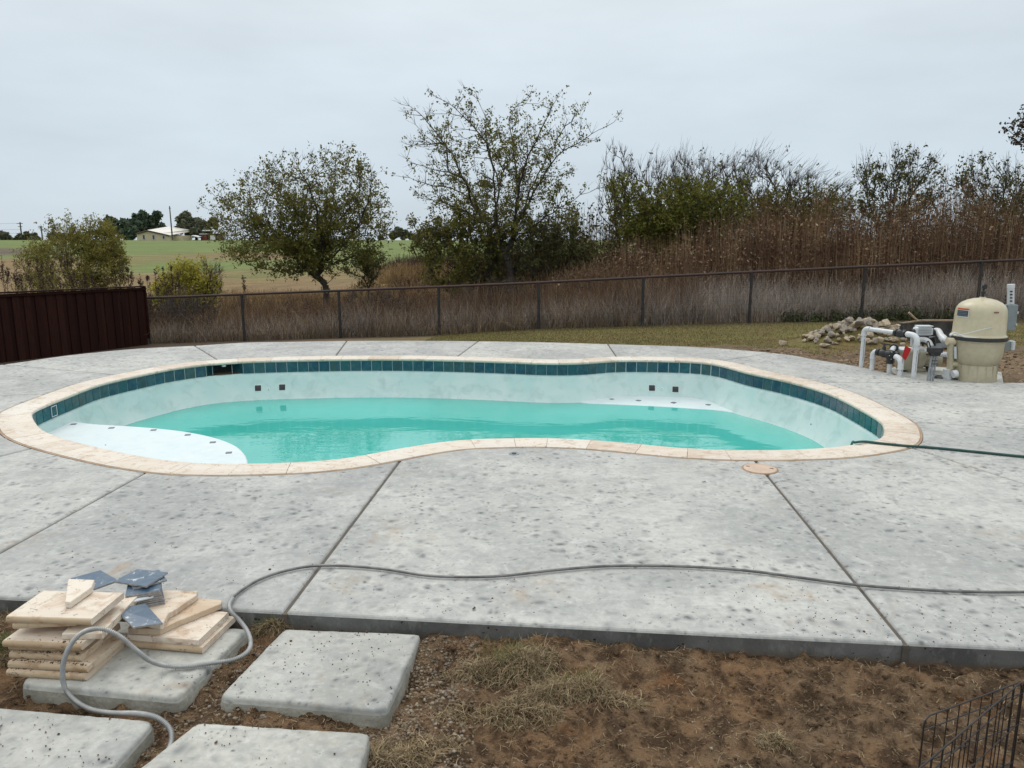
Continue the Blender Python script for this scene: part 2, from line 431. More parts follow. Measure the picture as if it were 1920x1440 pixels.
m_wire = simple('black_wire', (.012, .012, .012), (.03, .022, .018), 20, .5)
m_mesh = simple('galvanised_fence_wire', (.05, .045, .042), (.08, .07, .065), 20, .6)
def boardmat():
    g = N('stained_fence_board'); oi = g.n('ObjectInfo').outputs['Random']
    a = g.ramp(oi, [(0, (.020, .0062, .0046)), (.5, (.030, .0095, .0066)), (1, (.042, .0145, .010))])
    n = g.noise(g.pos('rand', (14, 14, 1.2)), 3, 5, .6, .5)
    c = g.mix(g.rng(n, .35, .7, 0, .6), a, (.010, .005, .0045))
    return g.fin(c, .8, n, .4, .006, spec=.12)
m_board = boardmat()
m_limestone = simple('limestone_rock', (.56, .47, .35), (.40, .31, .21), 5, .85, .6, .02, kind='rand')
m_greystone = simple('grey_rock', (.40, .35, .29), (.25, .21, .17), 5, .85, .6, .02, kind='rand')
def bluetile():
    g = N('blue_slate_tile'); v = g.pos('rand')
    n = g.noise(v, 14, 6, .65, 1); c = g.mix(g.rng(n, .35, .65), (.045, .085, .14), (.08, .12, .165))
    t = g.rng(g.noise(v, 22, 7, .75, .6), .56, .64, 0, .85); msk = g.rng(g.noise(v, 7, 2), .45, .6)
    c = g.mix(g.math('MULTIPLY', t, msk), c, (.60, .64, .66))
    return g.fin(c, .32, n, .2, .003)
m_blue = bluetile()
m_bluebody = simple('tile_body_grey', (.44, .41, .38), (.25, .235, .22), 30, .8)
m_bark = simple('tree_bark', (.035, .028, .022), (.06, .048, .038), 12, .9, .5, .02, kind='world')
m_twig = simple('bare_twig', (.085, .065, .055), (.055, .042, .036), 6, .9, kind='world')
m_wood = simple('raw_wood', (.42, .32, .20), (.33, .24, .15), 9, .7)
m_tray = simple('worn_dark_tray', (.022, .03, .036), (.10, .10, .10), 4.5, .5, .2)
m_mud = simple('dried_cement_rim', (.36, .28, .19), (.28, .21, .14), 14, .9)
m_rubber = simple('tyre_rubber', (.015, .015, .015), (.03, .03, .03), 10, .8)

# ------------------------------------------------------------------ pool and deck outlines (traced on their planes)
tt = -0.035
FAR = [(59,780),(75,770),(97,760),(125,749),(155,737),(182,727),(212,719),(242,712),(275,705),(307,698),(345,692),(387,686.5),(452,682),(520,679.5),(580,678.3),(660,677),(760,677),(860,679),(953,682),(1010,684.3),(1060,684.8),(1096,683.8),(1125,681.5),(1153,679.3),(1201,679),(1264,680.2),(1307,682),(1345,687),(1378,696),(1407,704),(1455,714),(1503,726),(1556,743),(1599,764.6),(1637,786),(1654,799)]
NEAR = [(1658,812),(1647,824.5),(1594,834),(1556,839),(1479,842.7),(1407,843.6),(1335,842.7),(1259,838),(1192,831.7),(1115,825),(1048,821.7),(1000,820.7),(927,822),(860,824.5),(793,833),(727,845),(660,857),(593,864.5),(527,867.5),(460,869),(360,867.5),(270,856),(200,842),(137,827),(100,815),(74,802)]
ring = [P(u, v, tt) for (u, v) in FAR]+[P(u, v, 0) for (u, v) in NEAR]
ring = [Vector((p.x, p.y, 0)) for p in ring]
INN, PERIM = resample(catmull(ring, 6, True), 0.05, True)
INN = INN[:, :2]; INN = smooth_ring(INN, 10)
INN, PERIM = resample([Vector((a[0], a[1], 0)) for a in INN], 0.05, True); INN = INN[:, :2]
_ar = np.sum(INN[:, 0]*np.roll(INN[:, 1], -1)-np.roll(INN[:, 0], -1)*INN[:, 1])
if _ar < 0: INN = INN[::-1].copy()          # counter clockwise
TAN = np.roll(INN, -1, 0)-np.roll(INN, 1, 0); TAN /= np.linalg.norm(TAN, axis=1)[:, None]
NOR = np.stack([TAN[:, 1], -TAN[:, 0]], 1)   # outward
for _ in range(6): NOR = (np.roll(NOR, 1, 0)+2*NOR+np.roll(NOR, -1, 0))/4
NOR /= np.linalg.norm(NOR, axis=1)[:, None]
NI = len(INN); DS = PERIM/NI
def ringat(s, off):                          # point and outward normal at arc length s
    k = (s/DS) % NI; i = int(k); f = k-i; j = (i+1) % NI
    p = INN[i % NI]*(1-f)+INN[j]*f; n = NOR[i % NI]*(1-f)+NOR[j]*f; n = n/np.linalg.norm(n)
    return np.array([p[0]+n[0]*off, p[1]+n[1]*off]), n
CW = 0.30
OUTR = INN+NOR*(CW+0.014)
nearL, nearR = P(0, 1120), P(1920, 1216)
sl_ = (nearR.y-nearL.y)/(nearR.x-nearL.x)
edge_pts = [Vector((-8.6, nearL.y+sl_*(-8.6-nearL.x), 0)), nearL, P(447, 1143), P(877, 1165), P(1392, 1191), P(1700, 1206), nearR, Vector((9.5, nearR.y+sl_*(9.5-nearR.x), 0))]
right_pts = [Vector((9.5, P(1920, 717).y, 0)), P(1920, 717), P(1745, 717)]
back_px = [(1682, 703), (1611, 687), (1530, 674), (1480, 665), (1400, 657), (1300, 650), (1145, 645), (1020, 641.5), (900, 639.5), (770, 638.5), (645, 639), (550, 640.5), (460, 642), (365, 648), (250, 654), (120, 667), (0, 684)]
back_pts = [P(u, v) for (u, v) in back_px]+[Vector((-8.1, 10.0, 0)), Vector((-8.6, 8.6, 0))]
bnd = edge_pts+right_pts+catmull([right_pts[-1]]+back_pts, 5)[1:]
BND, BL = resample(bnd, 0.12, True); BND = BND[:, :2]
# keep sharp corners of the outline
for cpt in (edge_pts[0], edge_pts[-1], right_pts[0], right_pts[-1]):
    k = np.argmin(np.linalg.norm(BND-np.array(cpt[:2]), axis=1)); BND[k] = cpt[:2]
BND = BND if np.sum(BND[:, 0]*np.roll(BND[:, 1], -1)-np.roll(BND[:, 0], -1)*BND[:, 1]) > 0 else BND[::-1].copy()

# ------------------------------------------------------------------ terrain
ZX = [-40, -14, -9.1, -6.6, -4.2, -1.75, .6, 3, 5.4, 7.9, 10.3, 18, 60]
ZF = [-1.2, -1.02, -.88, -.77, -.66, -.56, -.38, -.28, -.17, -.10, -.04, .12, .2]
eb = sorted([(p.x, p.y) for p in back_pts]+[(right_pts[1].x, right_pts[1].y), (9.5, right_pts[0].y)])
def gz(x, y):
    x = np.asarray(x, float); y = np.asarray(y, float)
    ye = np.interp(x, [-30]+[a for a, b in eb]+[30], [6]+[b for a, b in eb]+[9.5])
    yf = 19.2-.11*(x+9.07); zf = np.interp(x, ZX, ZF)
    t = np.clip((y-ye)/np.maximum(yf-ye, .5), 0, 1)
    yard = -.075+(zf+.075)*(t**.85)
    prof_y = [0, 8, 22, 60, 100, 180, 210, 400, 900, 2500]
    far = np.interp(y-yf, [0, 8, 22, 60, 100, 181, 200, 420, 2500], [0, -.1, -.14, .55, .82, 1.02, .95, -6, -30])
    fade = np.clip((y-yf-20)/60, 0, 1)
    zfar = zf*(1-fade)+(-.72)*fade+far
    z = np.where(y > yf, zfar, yard)
    z = np.where(y < ye-.2, -.19, z)
    z = z+np.where(y > 24, fbm(x, y, .09, 3)*.25*np.clip((y-24)/20, 0, 1), 0)
    # small mounds: dirt of the rock pile, dug earth behind the equipment
    z = z+.30*np.exp(-(((x-6.25)/.85)**2+((y-13.9)/.55)**2))+.16*np.exp(-(((x-7.3)/.6)**2+((y-13.2)/.5)**2))
    z = z+.10*np.exp(-(((x-8.6)/.9)**2+((y-10.9)/.5)**2))
    bump = np.exp(-(((x-7.2)/3.2)**2+((y-11.7)/1.9)**2))+.8*np.exp(-((y-ye-.35)/.45)**2)*(x > 1)
    z = z+fbm(x, y, 2.6, 5, .6)*.13*np.clip(bump, 0, 1)*(y > ye-.2)
    return z
def axis(segs):
    out = []
    for (a, b, st) in segs: out += list(np.arange(a, b-1e-6, st))
    out.append(segs[-1][1]); return np.array(out)
gx = axis([(-900, -100, 100), (-100, -30, 8), (-30, -12, 1.0), (-12, 3, .12), (3, 12, .06), (12, 30, .8), (30, 100, 8), (100, 900, 100)])
gy = axis([(-60, 0, 6), (0, 9, .3), (9, 20, .07), (20, 40, .5), (40, 120, 2), (120, 260, 5), (260, 900, 60), (900, 2400, 300)])
GX, GY = np.meshgrid(gx, gy); GZ = gz(GX, GY)
nx, ny = len(gx), len(gy)
ins = in_poly(GX, GY, BND)
idx = np.arange(nx*ny).reshape(ny, nx)
allin = ins[:-1, :-1] & ins[1:, :-1] & ins[:-1, 1:] & ins[1:, 1:]
F = np.stack([idx[:-1, :-1], idx[:-1, 1:], idx[1:, 1:], idx[1:, :-1]], -1)[~allin]
ground = npmesh('ground', np.stack([GX, GY, GZ], -1).reshape(-1, 3), F, None, smooth=True)
# what covers the soil where: clay, mown lawn, dry field, green field
def ground_cols(X, Y):
    n1 = fbm(X, Y, .35, 4); n2 = fbm(X, Y, 1.7, 4); n3 = fbm(X, Y, .05, 4)
    ye = np.interp(X, [-30]+[a for a, b in eb]+[30], [6]+[b for a, b in eb]+[9.5]); yf = 19.2-.11*(X+9.07)
    clay = np.array([.195, .135, .082]); lawn = np.array([.175, .155, .048]); lawn2 = np.array([.15, .108, .042])
    thatch = np.array([.085, .060, .042]); dry = np.array([.25, .165, .072]); green = np.array([.155, .210, .055])
    def lp(a, b, t): return a*(1-t[..., None])+b*t[..., None]
    C = np.broadcast_to(clay, X.shape+(3,)).copy()
    lawnmask = np.clip((Y-ye-.25-.9*np.clip((X-2.2)/2, 0, 1)-2.0*np.clip((X-4.2)/1.5, 0, 1)+n2*1.2)/.4, 0, 1)
    lawnmask = np.maximum(lawnmask, np.clip((Y-15.0+n1*.6)/.4, 0, 1))*np.clip((X+4.5)/3, 0.0, 1)
    L = lp(np.broadcast_to(lawn, C.shape), np.broadcast_to(lawn2, C.shape), np.clip(.5+n2*1.6, 0, 1))
    C = lp(C, L, lawnmask)
    C = lp(C, np.broadcast_to(thatch, C.shape), np.clip((Y-yf+.7+n2*.5)/.5, 0, 1)*1.0)
    C = lp(C, np.broadcast_to(thatch, C.shape), np.clip((-3.6-X)/2, 0, 1)*(Y > 9))
    C = lp(C, np.broadcast_to(dry, C.shape), np.clip((Y-27+n1*3)/3, 0, 1)*.9)
    gm = np.clip((Y-68+n3*60+n1*10)/26, 0, 1)
    C = lp(C, np.broadcast_to(green, C.shape), gm)
    br = np.exp(-((Y-88)/16)**2)*np.clip((-X-56+n3*10)/6, 0, 1)
    C = lp(C, np.broadcast_to(np.array([.12, .085, .07]), C.shape), np.clip(br*1.6, 0, 1))
    tk = np.exp(-((Y-186)/5)**2)*.7
    C = lp(C, np.broadcast_to(np.array([.22, .20, .11]), C.shape), tk)
    C *= (1+n2*.25)[..., None]
    return np.clip(C, 0, 1)
ca = ground.data.color_attributes.new('cover', 'FLOAT_COLOR', 'POINT')
cc = np.ones((nx*ny, 4), np.float32); cc[:, :3] = ground_cols(GX, GY).reshape(-1, 3); ca.data.foreach_set('color', cc.ravel())
g = N('ground_soil_and_grass'); at = g.n('Attribute'); at.attribute_name = 'cover'
v = g.pos('world'); n = g.noise(v, 9, 8, .7); n2 = g.noise(g.pos('world', (.25, 1, 1)), 1.3, 6, .65)
c = g.mix(g.rng(n, .38, .66, 0, .55), at.outputs[0], (.06, .04, .022)); c = g.mix(1, c, g.ramp(n2, [(.3, .72), (.7, 1.25)]), 'MULTIPLY')
ground.data.materials.append(g.fin(c, .9, n, .8, .03, spec=.2))
tag(ground, kind='structure')

# fine dirt bed between deck and camera
def dirt_h(x, y):
    e0 = nearL.y+sl_*(x-nearL.x)
    h = -.142+.042*np.exp(-((y-e0+.03)/.20)**2)*np.clip((x+.55)/.2, .35, 1)+fbm(x, y, 1.3, 3)*.035+fbm(x, y, 7, 5, .62)*.034
    r = fbm(x+31, y, 16, 4, .6); h = h+np.maximum(r-.04, 0)*.05
    h = h+.045*np.exp(-(((x-.05)/.24)**2+((y-2.98)/.13)**2))+.045*np.exp(-(((x-.30)/.24)**2+((y-2.84)/.12)**2))+.02*np.exp(-((y-e0+.12)/.12)**2)
    return h
xs_ = np.arange(-5.2, 5.2, .0145); ys_ = np.arange(.4, 4.3, .0145)
DX, DY = np.meshgrid(xs_, ys_); DZ = dirt_h(DX, DY)
e0 = nearL.y+sl_*(DX-nearL.x)
rim = np.minimum.reduce([np.clip((DX+5.2)/.3, 0, 1), np.clip((5.18-DX)/.3, 0, 1), np.clip((DY-.4)/.3, 0, 1)])
DZ = DZ*rim+(-.2)*(1-rim)
idx = np.arange(DX.size).reshape(DX.shape); ok = (DY < e0+.05)
okc = ok[:-1, :-1] & ok[1:, 1:]
F = np.stack([idx[:-1, :-1], idx[:-1, 1:], idx[1:, 1:], idx[1:, :-1]], -1)[okc]
g = N('red_clay_dirt'); v = g.pos('world')
a = g.noise(v, 1.6, 5, .6, .4); b = g.noise(v, 9, 8, .7, .3); d = g.noise(v, 55, 5, .7)
c = g.mix(g.rng(a, .38, .64), (.245, .145, .078), (.195, .132, .080)); c = g.mix(g.rng(b, .40, .60, 0, .85), c, (.050, .030, .018))
c = g.mix(g.rng(g.noise(v, 3.3, 5, .6), .58, .72, 0, .6), c, (.25, .105, .036))
c = g.mix(g.rng(d, .54, .72, 0, .75), c, (.26, .185, .115)); 
m_dirt = g.fin(c, .92, g.math('ADD', b, g.math('MULTIPLY', d, .6)), 1.0, .035, spec=.15)
dirt = npmesh('dirt_bed', np.stack([DX, DY, DZ], -1).reshape(-1, 3), F, m_dirt, smooth=True); tag(dirt, kind='structure')

# ------------------------------------------------------------------ pool deck: slabs, joints, coping
deck = bpy.data.objects.new('pool_deck', None); COL.objects.link(deck); tag(deck, kind='structure')
JO = [((57, 842), (0, 855)), ((270, 885), (0, 1035)), ((752, 863), (533, 1147)), ((1420, 865), (1700, 1206)), ((1733, 845), (1920, 906)), ((1738, 792), (1920, 804)),
      ((1541, 716.5), (1745, 717)), ((1369, 674), (1431, 664)), ((1157, 668), (1140, 645)), ((860, 668), (893, 642)), ((630, 668), (650, 639)), ((400, 670), (365, 648)), ((207, 701), (15, 684)), ((65, 739), (0, 741))]
def ray_ring(p, d, ringpts):
    best = None; n = len(ringpts)
    for i in range(n):
        a = Vector(ringpts[i]); b = Vector(ringpts[(i+1) % n]); e_ = b-a
        den = d.x*e_.y-d.y*e_.x
        if abs(den) < 1e-9: continue
        q = a-p; t = (q.x*e_.y-q.y*e_.x)/den; s_ = (q.x*d.y-q.y*d.x)/den
        if t > .05 and 0 <= s_ <= 1 and (best is None or t < best[0]): best = (t, i, p+d*t)
    return best
joints = []
for (ia, oa) in JO:
    a = P(*ia); b = P(*oa); k = int(np.argmin(np.linalg.norm(OUTR-np.array([a.x, a.y]), axis=1)))
    p = Vector(OUTR[k]); d = (Vector((b.x, b.y))-p).normalized()
    h = ray_ring(p, d, [tuple(q) for q in BND])
    if ia[0] == 1541: joints.append((k, p, Vector(right_pts[-1][:2]), int(np.argmin(np.linalg.norm(BND-np.array(right_pts[-1][:2]), axis=1)))))
    else: joints.append((k, p, h[2], h[1]))
joints.sort(key=lambda j: j[0])
nj = len(joints); nb = len(BND)
for q in range(nj):
    k0, p0, o0, b0 = joints[q]; k1, p1, o1, b1 = joints[(q+1) % nj]
    inner = [Vector(OUTR[(k0+i) % NI]) for i in range(((k1-k0) % NI)+1)]
    cnt = (b1-b0) % nb
    outer = [o0]+[Vector(BND[(b0+1+i) % nb]) for i in range(cnt)]+[o1]
    poly = inner[::-1]+outer           # inner reversed then outer forward
    cl = [poly[0]]
    for v_ in poly[1:]:
        if (v_-cl[-1]).length > .012: cl.append(v_)
    if (cl[-1]-cl[0]).length < .012: cl.pop()
    n = len(cl); area = sum(cl[i].x*cl[(i+1) % n].y-cl[(i+1) % n].x*cl[i].y for i in range(n))
    if area < 0: cl = cl[::-1]
    mb = MB(); V = []
    prof = [(.008, -.30), (.008, -.018), (.012, -.009), (.018, -.003), (.028, 0)]
    for (qq, z) in prof:
        V += [(p.x, p.y, z) for p in inset(cl, qq)]
    Fq = []
    for r in range(len(prof)-1):
        for i in range(n):
            j = (i+1) % n; Fq.append((r*n+i, r*n+j, (r+1)*n+j, (r+1)*n+i))
    me = bpy.data.meshes.new('slab'); 
    tri = []
    from mathutils.geometry import tessellate_polygon
    top = [Vector(V[4*n+i]) for i in range(n)]
    for t3 in tessellate_polygon([top]): 
        a_, b_, c_ = t3
        if (top[b_]-top[a_]).cross(top[c_]-top[a_]).z < 0: t3 = (a_, c_, b_)
        tri.append(tuple(4*n+i for i in t3))
    me.from_pydata(V, [], Fq+tri); me.materials.append(m_conc); me.materials.append(m_edge)
    for f_ in me.polygons:
        if f_.index < n: f_.material_index = 1
    me.update(); link('slab', me, deck)
for (k, p, o, b) in joints:
    L = (o-p); mid = (p+o)/2; ang = math.atan2(L.y, L.x)
    MB().box((mid.x, mid.y, -.114), (L.length+.0, .03, .2), Matrix.Rotation(ang, 3, 'Z')).build('joint_filler', m_joint, deck)
# sand joint round the coping
a1 = INN+NOR*(CW-.004); a2 = INN+NOR*(CW+.022); V = np.concatenate([np.c_[a1, np.full(NI, -.006)], np.c_[a2, np.full(NI, -.0045)]])
i_ = np.arange(NI); j_ = (i_+1) % NI
so_ = npmesh('sand_joint', V, np.stack([i_, i_+NI, j_+NI, j_], 1), m_sand, deck)

pool = thing('swimming_pool', 'freeform pool half filled with turquoise water, cream coping and dark blue-green waterline tiles', 'swimming pool', (INN[:, 0].mean(), INN[:, 1].mean(), 0))
# coping stones
s = 0.0; Rc = random.Random(11); lens = []
while s < PERIM-.25:
    L = Rc.choice([.31, .40, .46, .40, .61]); L = min(L, PERIM-s); lens.append((s, L)); s += L
if PERIM-s > .01: lens[-1] = (lens[-1][0], PERIM-lens[-1][0])
cprof = [(CW, -.034), (CW, .0), (CW-.004, .003), (.016, .003), (.006, .0), (.0, -.006), (-.003, -.016), (.0, -.026), (.007, -.033), (.018, -.036)]
for (s, L) in lens:
    ns = max(2, int(L/.09)); V = []; F = []; m = len(cprof); dz = Rc.uniform(-.0012, .0012)
    for k in range(ns+1):
        ss = s+.0018+(L-.0036)*k/ns
        for (o_, z) in cprof:
            p, n_ = ringat(ss, o_); V.append((p[0], p[1], z+dz))
    for k in range(ns):
        for i in range(m):
            j = (i+1) % m; F.append((k*m+i, (k+1)*m+i, (k+1)*m+j, k*m+j))
    F += [tuple(range(m)), tuple(ns*m+i for i in range(m-1, -1, -1))]
    me = bpy.data.meshes.new('coping_stone'); me.from_pydata(V, [], F); me.update()
    me.polygons.foreach_set('use_smooth', [True]*len(me.polygons)); me.set_sharp_from_angle(angle=math.radians(45))
    o = link('coping_stone', me, pool, m_cop)
# surface search on the wall: arc position and height under a picture point
def woff(z):           # inward slope of the plaster below the tile
    return -float(np.interp(-z, [0, .19, .30, .42, .56, .80, 1.1, 1.5], [-.022, -.020, .03, .085, .17, .42, .85, 1.3]))
def wall_hit(u, v, zr=(-.56, -.02)):
    best = None
    for z in np.linspace(zr[0], zr[1], 55):
        Q = INN+NOR*woff(z)
        uu, vv = proj(Q[:, 0], Q[:, 1], z)
        e_ = (uu-u)**2+(vv-v)**2+np.where(Q[:, 1] < 6.8, 1e5, 0)
        k = int(np.argmin(e_))
        if best is None or e_[k] < best[0]: best = (e_[k], k*DS, z)
    return best[1], best[2]
s_sk0 = wall_hit(453, 690, (-.12, -.1))[0]; s_sk1 = wall_hit(387, 695, (-.12, -.1))[0]
sk_lo, sk_hi = min(s_sk0, s_sk1), max(s_sk0, s_sk1)
# waterline tiles (one mesh shared by all)
ntile = int(round((PERIM-(sk_hi-sk_lo))/.1555)); pitch = (PERIM-(sk_hi-sk_lo))/ntile
tm = MB().box((0, 0, 0), (pitch-.0085, .010, .148), bev=.0015).build('tile', m_tile, pool); tmesh = tm.data
special_s = wall_hit(105, 766, (-.12, -.1))[0]
for i in range(ntile):
    ss = sk_hi+(i+.5)*pitch; p, n_ = ringat(ss, .016)
    o = tm if i == 0 else bpy.data.objects.new('tile', tmesh)
    if i: COL.objects.link(o); o.parent = pool
    o.matrix_parent_inverse = Matrix.Translation(-Vector(pool.location))
    o.location = (p[0], p[1], -.112); o.rotation_euler = (0, 0, math.atan2(n_[1], n_[0])-math.pi/2)
    if abs((ss-special_s) % PERIM) < pitch/2:
        fr = MB()
        for (cx, cz, sx, sz) in ((0, .056, .118, .007), (0, -.056, .118, .007), (-.0555, 0, .007, .106), (.0555, 0, .007, .106)):
            fr.box((cx, -.0062, cz), (sx, .004, sz))
        f_ = fr.build('grout_frame', m_labelw, None); f_.parent = o
        o['label'] = 'dark tile with a white grout outline'
def strip(name, offz, mat, skip=None, smooth=True, parent=pool):
    V = []; F = []
    for (o_, z) in offz:
        Q = INN+NOR*o_; V.append(np.c_[Q, np.full(NI, z)])
    m = len(offz); V = np.concatenate(V)
    for k in range(m-1):
        i = np.arange(NI); j = (i+1) % NI
        f = np.stack([k*NI+i, k*NI+j, (k+1)*NI+j, (k+1)*NI+i], 1)
        if skip is not None and k < skip[2]:
            sm = (i+.5)*DS; f = f[~((sm > skip[0]) & (sm < skip[1]))]
        F.append(f)
    return npmesh(name, V, np.concatenate(F), mat, parent, smooth)
strip('grout_backing', [(.019, -.030), (.019, -.196)], m_grout, (sk_lo, sk_hi, 1))
zs = [-.190, -.24, -.30, -.36, -.42, -.49, -.56, -.68, -.80, -.95, -1.1, -1.3, -1.5]
strip('plaster_wall', [(.030, -.188)]+[(woff(z), z) for z in zs], m_plaster)
fl = INN+NOR*woff(-1.5)
npmesh('plaster_floor', np.c_[fl, np.full(NI, -1.5)], [list(range(NI))], m_plaster, pool)
# water surface: slightly inside the plaster so it meets the wall
wz = -.56; wr = INN+NOR*(woff(wz)+.012)
cx_, cy_ = wr[:, 0].mean(), wr[:, 1].mean()
me = bpy.data.meshes.new('water'); me.from_pydata([(a, b, wz) for a, b in wr], [], [tuple(range(NI))]); me.update()
wo = link('water', me, None, m_water); tag(wo, kind='structure')
# entry ledge (left), above the water
ED = [(128, 782), (142, 790.5), (175, 795.5), (240, 799.5), (297, 804), (350, 810.5), (400, 821), (437, 835), (455, 851), (461, 866), (460, 880)]
zl = -.30; ed = catmull([P(u, v, zl) for u, v in ED], 5)
# ledge polygon: edge + pool ring on the left side
e1, e2 = ed[0], ed[-1]
k1 = int(np.argmin(np.linalg.norm(INN-np.array(e1[:2]), axis=1))); k2 = int(np.argmin(np.linalg.norm(INN-np.array(e2[:2]), axis=1)))
cnt = (k2-k1) % NI; arc = [Vector((*(INN[(k1+i) % NI]+NOR[(k1+i) % NI]*(.03)), zl)) for i in range(cnt+1)]
poly = [Vector(p[:2]) for p in ed]+[Vector(p[:2]) for p in arc[::-1]]
n = len(poly); area = sum(poly[i].x*poly[(i+1) % n].y-poly[(i+1) % n].x*poly[i].y for i in range(n))
if area < 0: poly = poly[::-1]
from mathutils.geometry import tessellate_polygon
topv = [(p.x, p.y, zl) for p in poly]; V = [(p.x, p.y, -1.2) for p in poly]+topv; Fq = [(i, (i+1) % n, n+(i+1) % n, n+i) for i in range(n)]
for t3 in tessellate_polygon([[Vector(q) for q in topv]]):
    a_, b_, c_ = [Vector(topv[q]) for q in t3]
    Fq.append(tuple(n+q for q in (t3 if (b_-a_).cross(c_-a_).z > 0 else t3[::-1])))
MB().add(V, Fq).build('entry_ledge', m_ledge, pool)
MB().tube([Vector((p.x, p.y, zl-.0185)) for p in ed[:-3]], .019, 10).build('ledge_nosing', m_ledge, pool, True)
for (u, v) in [(138, 795.5), (209, 802.5), (288, 806.5), (352, 815.5), (399, 829.5), (429, 849)]:
    p = P(u, v, zl); MB().box((p.x, p.y, zl+.0005), (.058, .058, .007), Matrix.Rotation(.25, 3, 'Z')).build('accent_tile', m_accent, pool)
p = P(198, 834.5, zl); MB().lathe([(.006, 0), (.006, .004)], (p.x, p.y, zl), 8).build('ledge_plug', m_black, pool)
# far bench (right), just above the water
BF = [(1070, 752), (1100, 756.5), (1140, 758), (1180, 759.5), (1250, 763), (1310, 767), (1350, 770), (1385, 776), (1420, 780)]
zb = -.535; bf = catmull([P(u, v, -.56) for u, v in BF], 5)
e1, e2 = bf[0], bf[-1]
Q = INN+NOR*woff(-.50)
k1 = int(np.argmin(np.linalg.norm(Q-np.array(e1[:2]), axis=1))); k2 = int(np.argmin(np.linalg.norm(Q-np.array(e2[:2]), axis=1)))
cnt = (k1-k2) % NI; kk = [(k2+i) % NI for i in range(cnt+1)]
backr = [Vector((*(INN[k]+NOR[k]*(woff(-.50)+.06)), -.505)) for k in kk][::-1]
br_, _ = resample(backr, .1); fr_, _ = resample(bf, .1)
m = 40
def rs(A, m):
    L = np.r_[0, np.cumsum(np.linalg.norm(np.diff(A, axis=0), axis=1))]; s_ = np.linspace(0, L[-1], m)
    return np.stack([np.interp(s_, L, A[:, i]) for i in range(3)], 1)
A = rs(br_, m); B = rs(fr_, m); V = []; rows = [(0, -.470), (.12, -.522), (.35, -.536), (.75, -.543), (.93, -.549), (1.0, -.556), (1.06, -.60), (1.1, -1.0)]
for (t, z) in rows:
    Q = A*(1-t)+B*t; Q[:, 2] = z; V.append(Q)
V = np.concatenate(V); F = []
for r in range(len(rows)-1):
    for i in range(m-1): F.append((r*m+i, (r+1)*m+i, (r+1)*m+i+1, r*m+i+1))
npmesh('bench', V, F, m_ledge, pool, True)
for (u, v) in [(1147, 748.5), (1197, 751), (1263, 755), (1328, 759)]:
    p = P(u, v, -.538); MB().box((p.x, p.y, -.538), (.058, .058, .010), Matrix.Rotation(.75, 3, 'Z')).build('accent_tile', m_accent, pool)
# wall fittings
for (u, v, kind) in [(483, 728, 's'), (530, 726, 's'), (505, 730.5, 'r'), (1220.5, 727.5, 's'), (1263.5, 729.5, 's'), (1241.5, 729.5, 'r'), (1523, 796, 'd')]:
    ss, z = wall_hit(u, v); p, n_ = ringat(ss, woff(z)); a = math.atan2(n_[1], n_[0])-math.pi/2
    p2, _ = ringat(ss, woff(z-.04)); p1, _ = ringat(ss, woff(z+.04)); tilt = math.atan2(np.linalg.norm(p1-p2), .08)
    M = Matrix.Rotation(a, 3, 'Z') @ Matrix.Rotation(tilt, 3, 'X')
    M = Matrix.Rotation(a, 3, 'Z') @ Matrix.Rotation(-tilt, 3, 'X')
    c = Vector((p[0], p[1], z))
    if kind == 's':
        f_ = MB().box(c, (.105, .012, .105), M, bev=.003).build('fitting_frame', m_ledge, pool)
        MB().box(c-M @ Vector((0, .004, 0)), (.088, .012, .088), M, bev=.004).build('wall_fitting', m_black, pool)
        MB().lathe([(.030, 0), (.030, .004), (.022, .006), (.008, .006)], c-M @ Vector((0, .009, 0)), 14, M @ Matrix.Rotation(math.pi/2, 3, 'X')).build('fitting_ring', m_black, pool)
    elif kind == 'r':
        MB().lathe([(.024, -.004), (.024, .005), (.018, .008)], c, 14, M @ Matrix.Rotation(math.pi/2, 3, 'X')).build('return_fitting', m_ledge, pool)
        MB().lathe([(.007, -.004), (.007, .010)], c, 8, M @ Matrix.Rotation(math.pi/2, 3, 'X')).build('return_hole', m_black, pool)
    else: MB().lathe([(.008, -.004), (.008, .005)], c, 8, M @ Matrix.Rotation(math.pi/2, 3, 'X')).build('wall_plug', m_black, pool)
# skimmer mouth in the tile band
sc_, sn_ = ringat((sk_lo+sk_hi)/2, .016); wsk = sk_hi-sk_lo; a = math.atan2(sn_[1], sn_[0])-math.pi/2; M = Matrix.Rotation(a, 3, 'Z')
def sk(x, y, z): return Vector((sc_[0], sc_[1], 0))+M @ Vector((x, y, z))
sm_ = MB(); h = wsk/2
V = [sk(-h, 0, -.035), sk(h, 0, -.035), sk(h, 0, -.19), sk(-h, 0, -.19), sk(-h*.5, .2, -.035), sk(h*.5, .2, -.035), sk(h*.5, .2, -.175), sk(-h*.5, .2, -.175)]
sm_.add(V, [(0, 4, 5, 1), (4, 7, 6, 5)]).build('skimmer_throat', m_darkhole, pool)
MB().add(V, [(3, 2, 6, 7)]).build('skimmer_sill', m_edge, pool)
MB().add([sk(-h, .0, -.035), sk(-h, 0, -.187), sk(-h*.5, .2, -.175), sk(-h*.5, .2, -.035)], [(0, 1, 2, 3)]).build('side_tile', m_tile, pool)
MB().add([sk(h, .0, -.035), sk(h, 0, -.187), sk(h*.5, .2, -.175), sk(h*.5, .2, -.035)], [(3, 2, 1, 0)]).build('side_tile', m_tile, pool)
MB().box(sk(-h+.085, .03, -.112), (.008, .01, .15), M).build('grout_edge', m_conduitgrey, pool)
MB().box(sk(h-.145, .03, -.112), (.008, .01, .15), M).build('grout_edge', m_conduitgrey, pool)
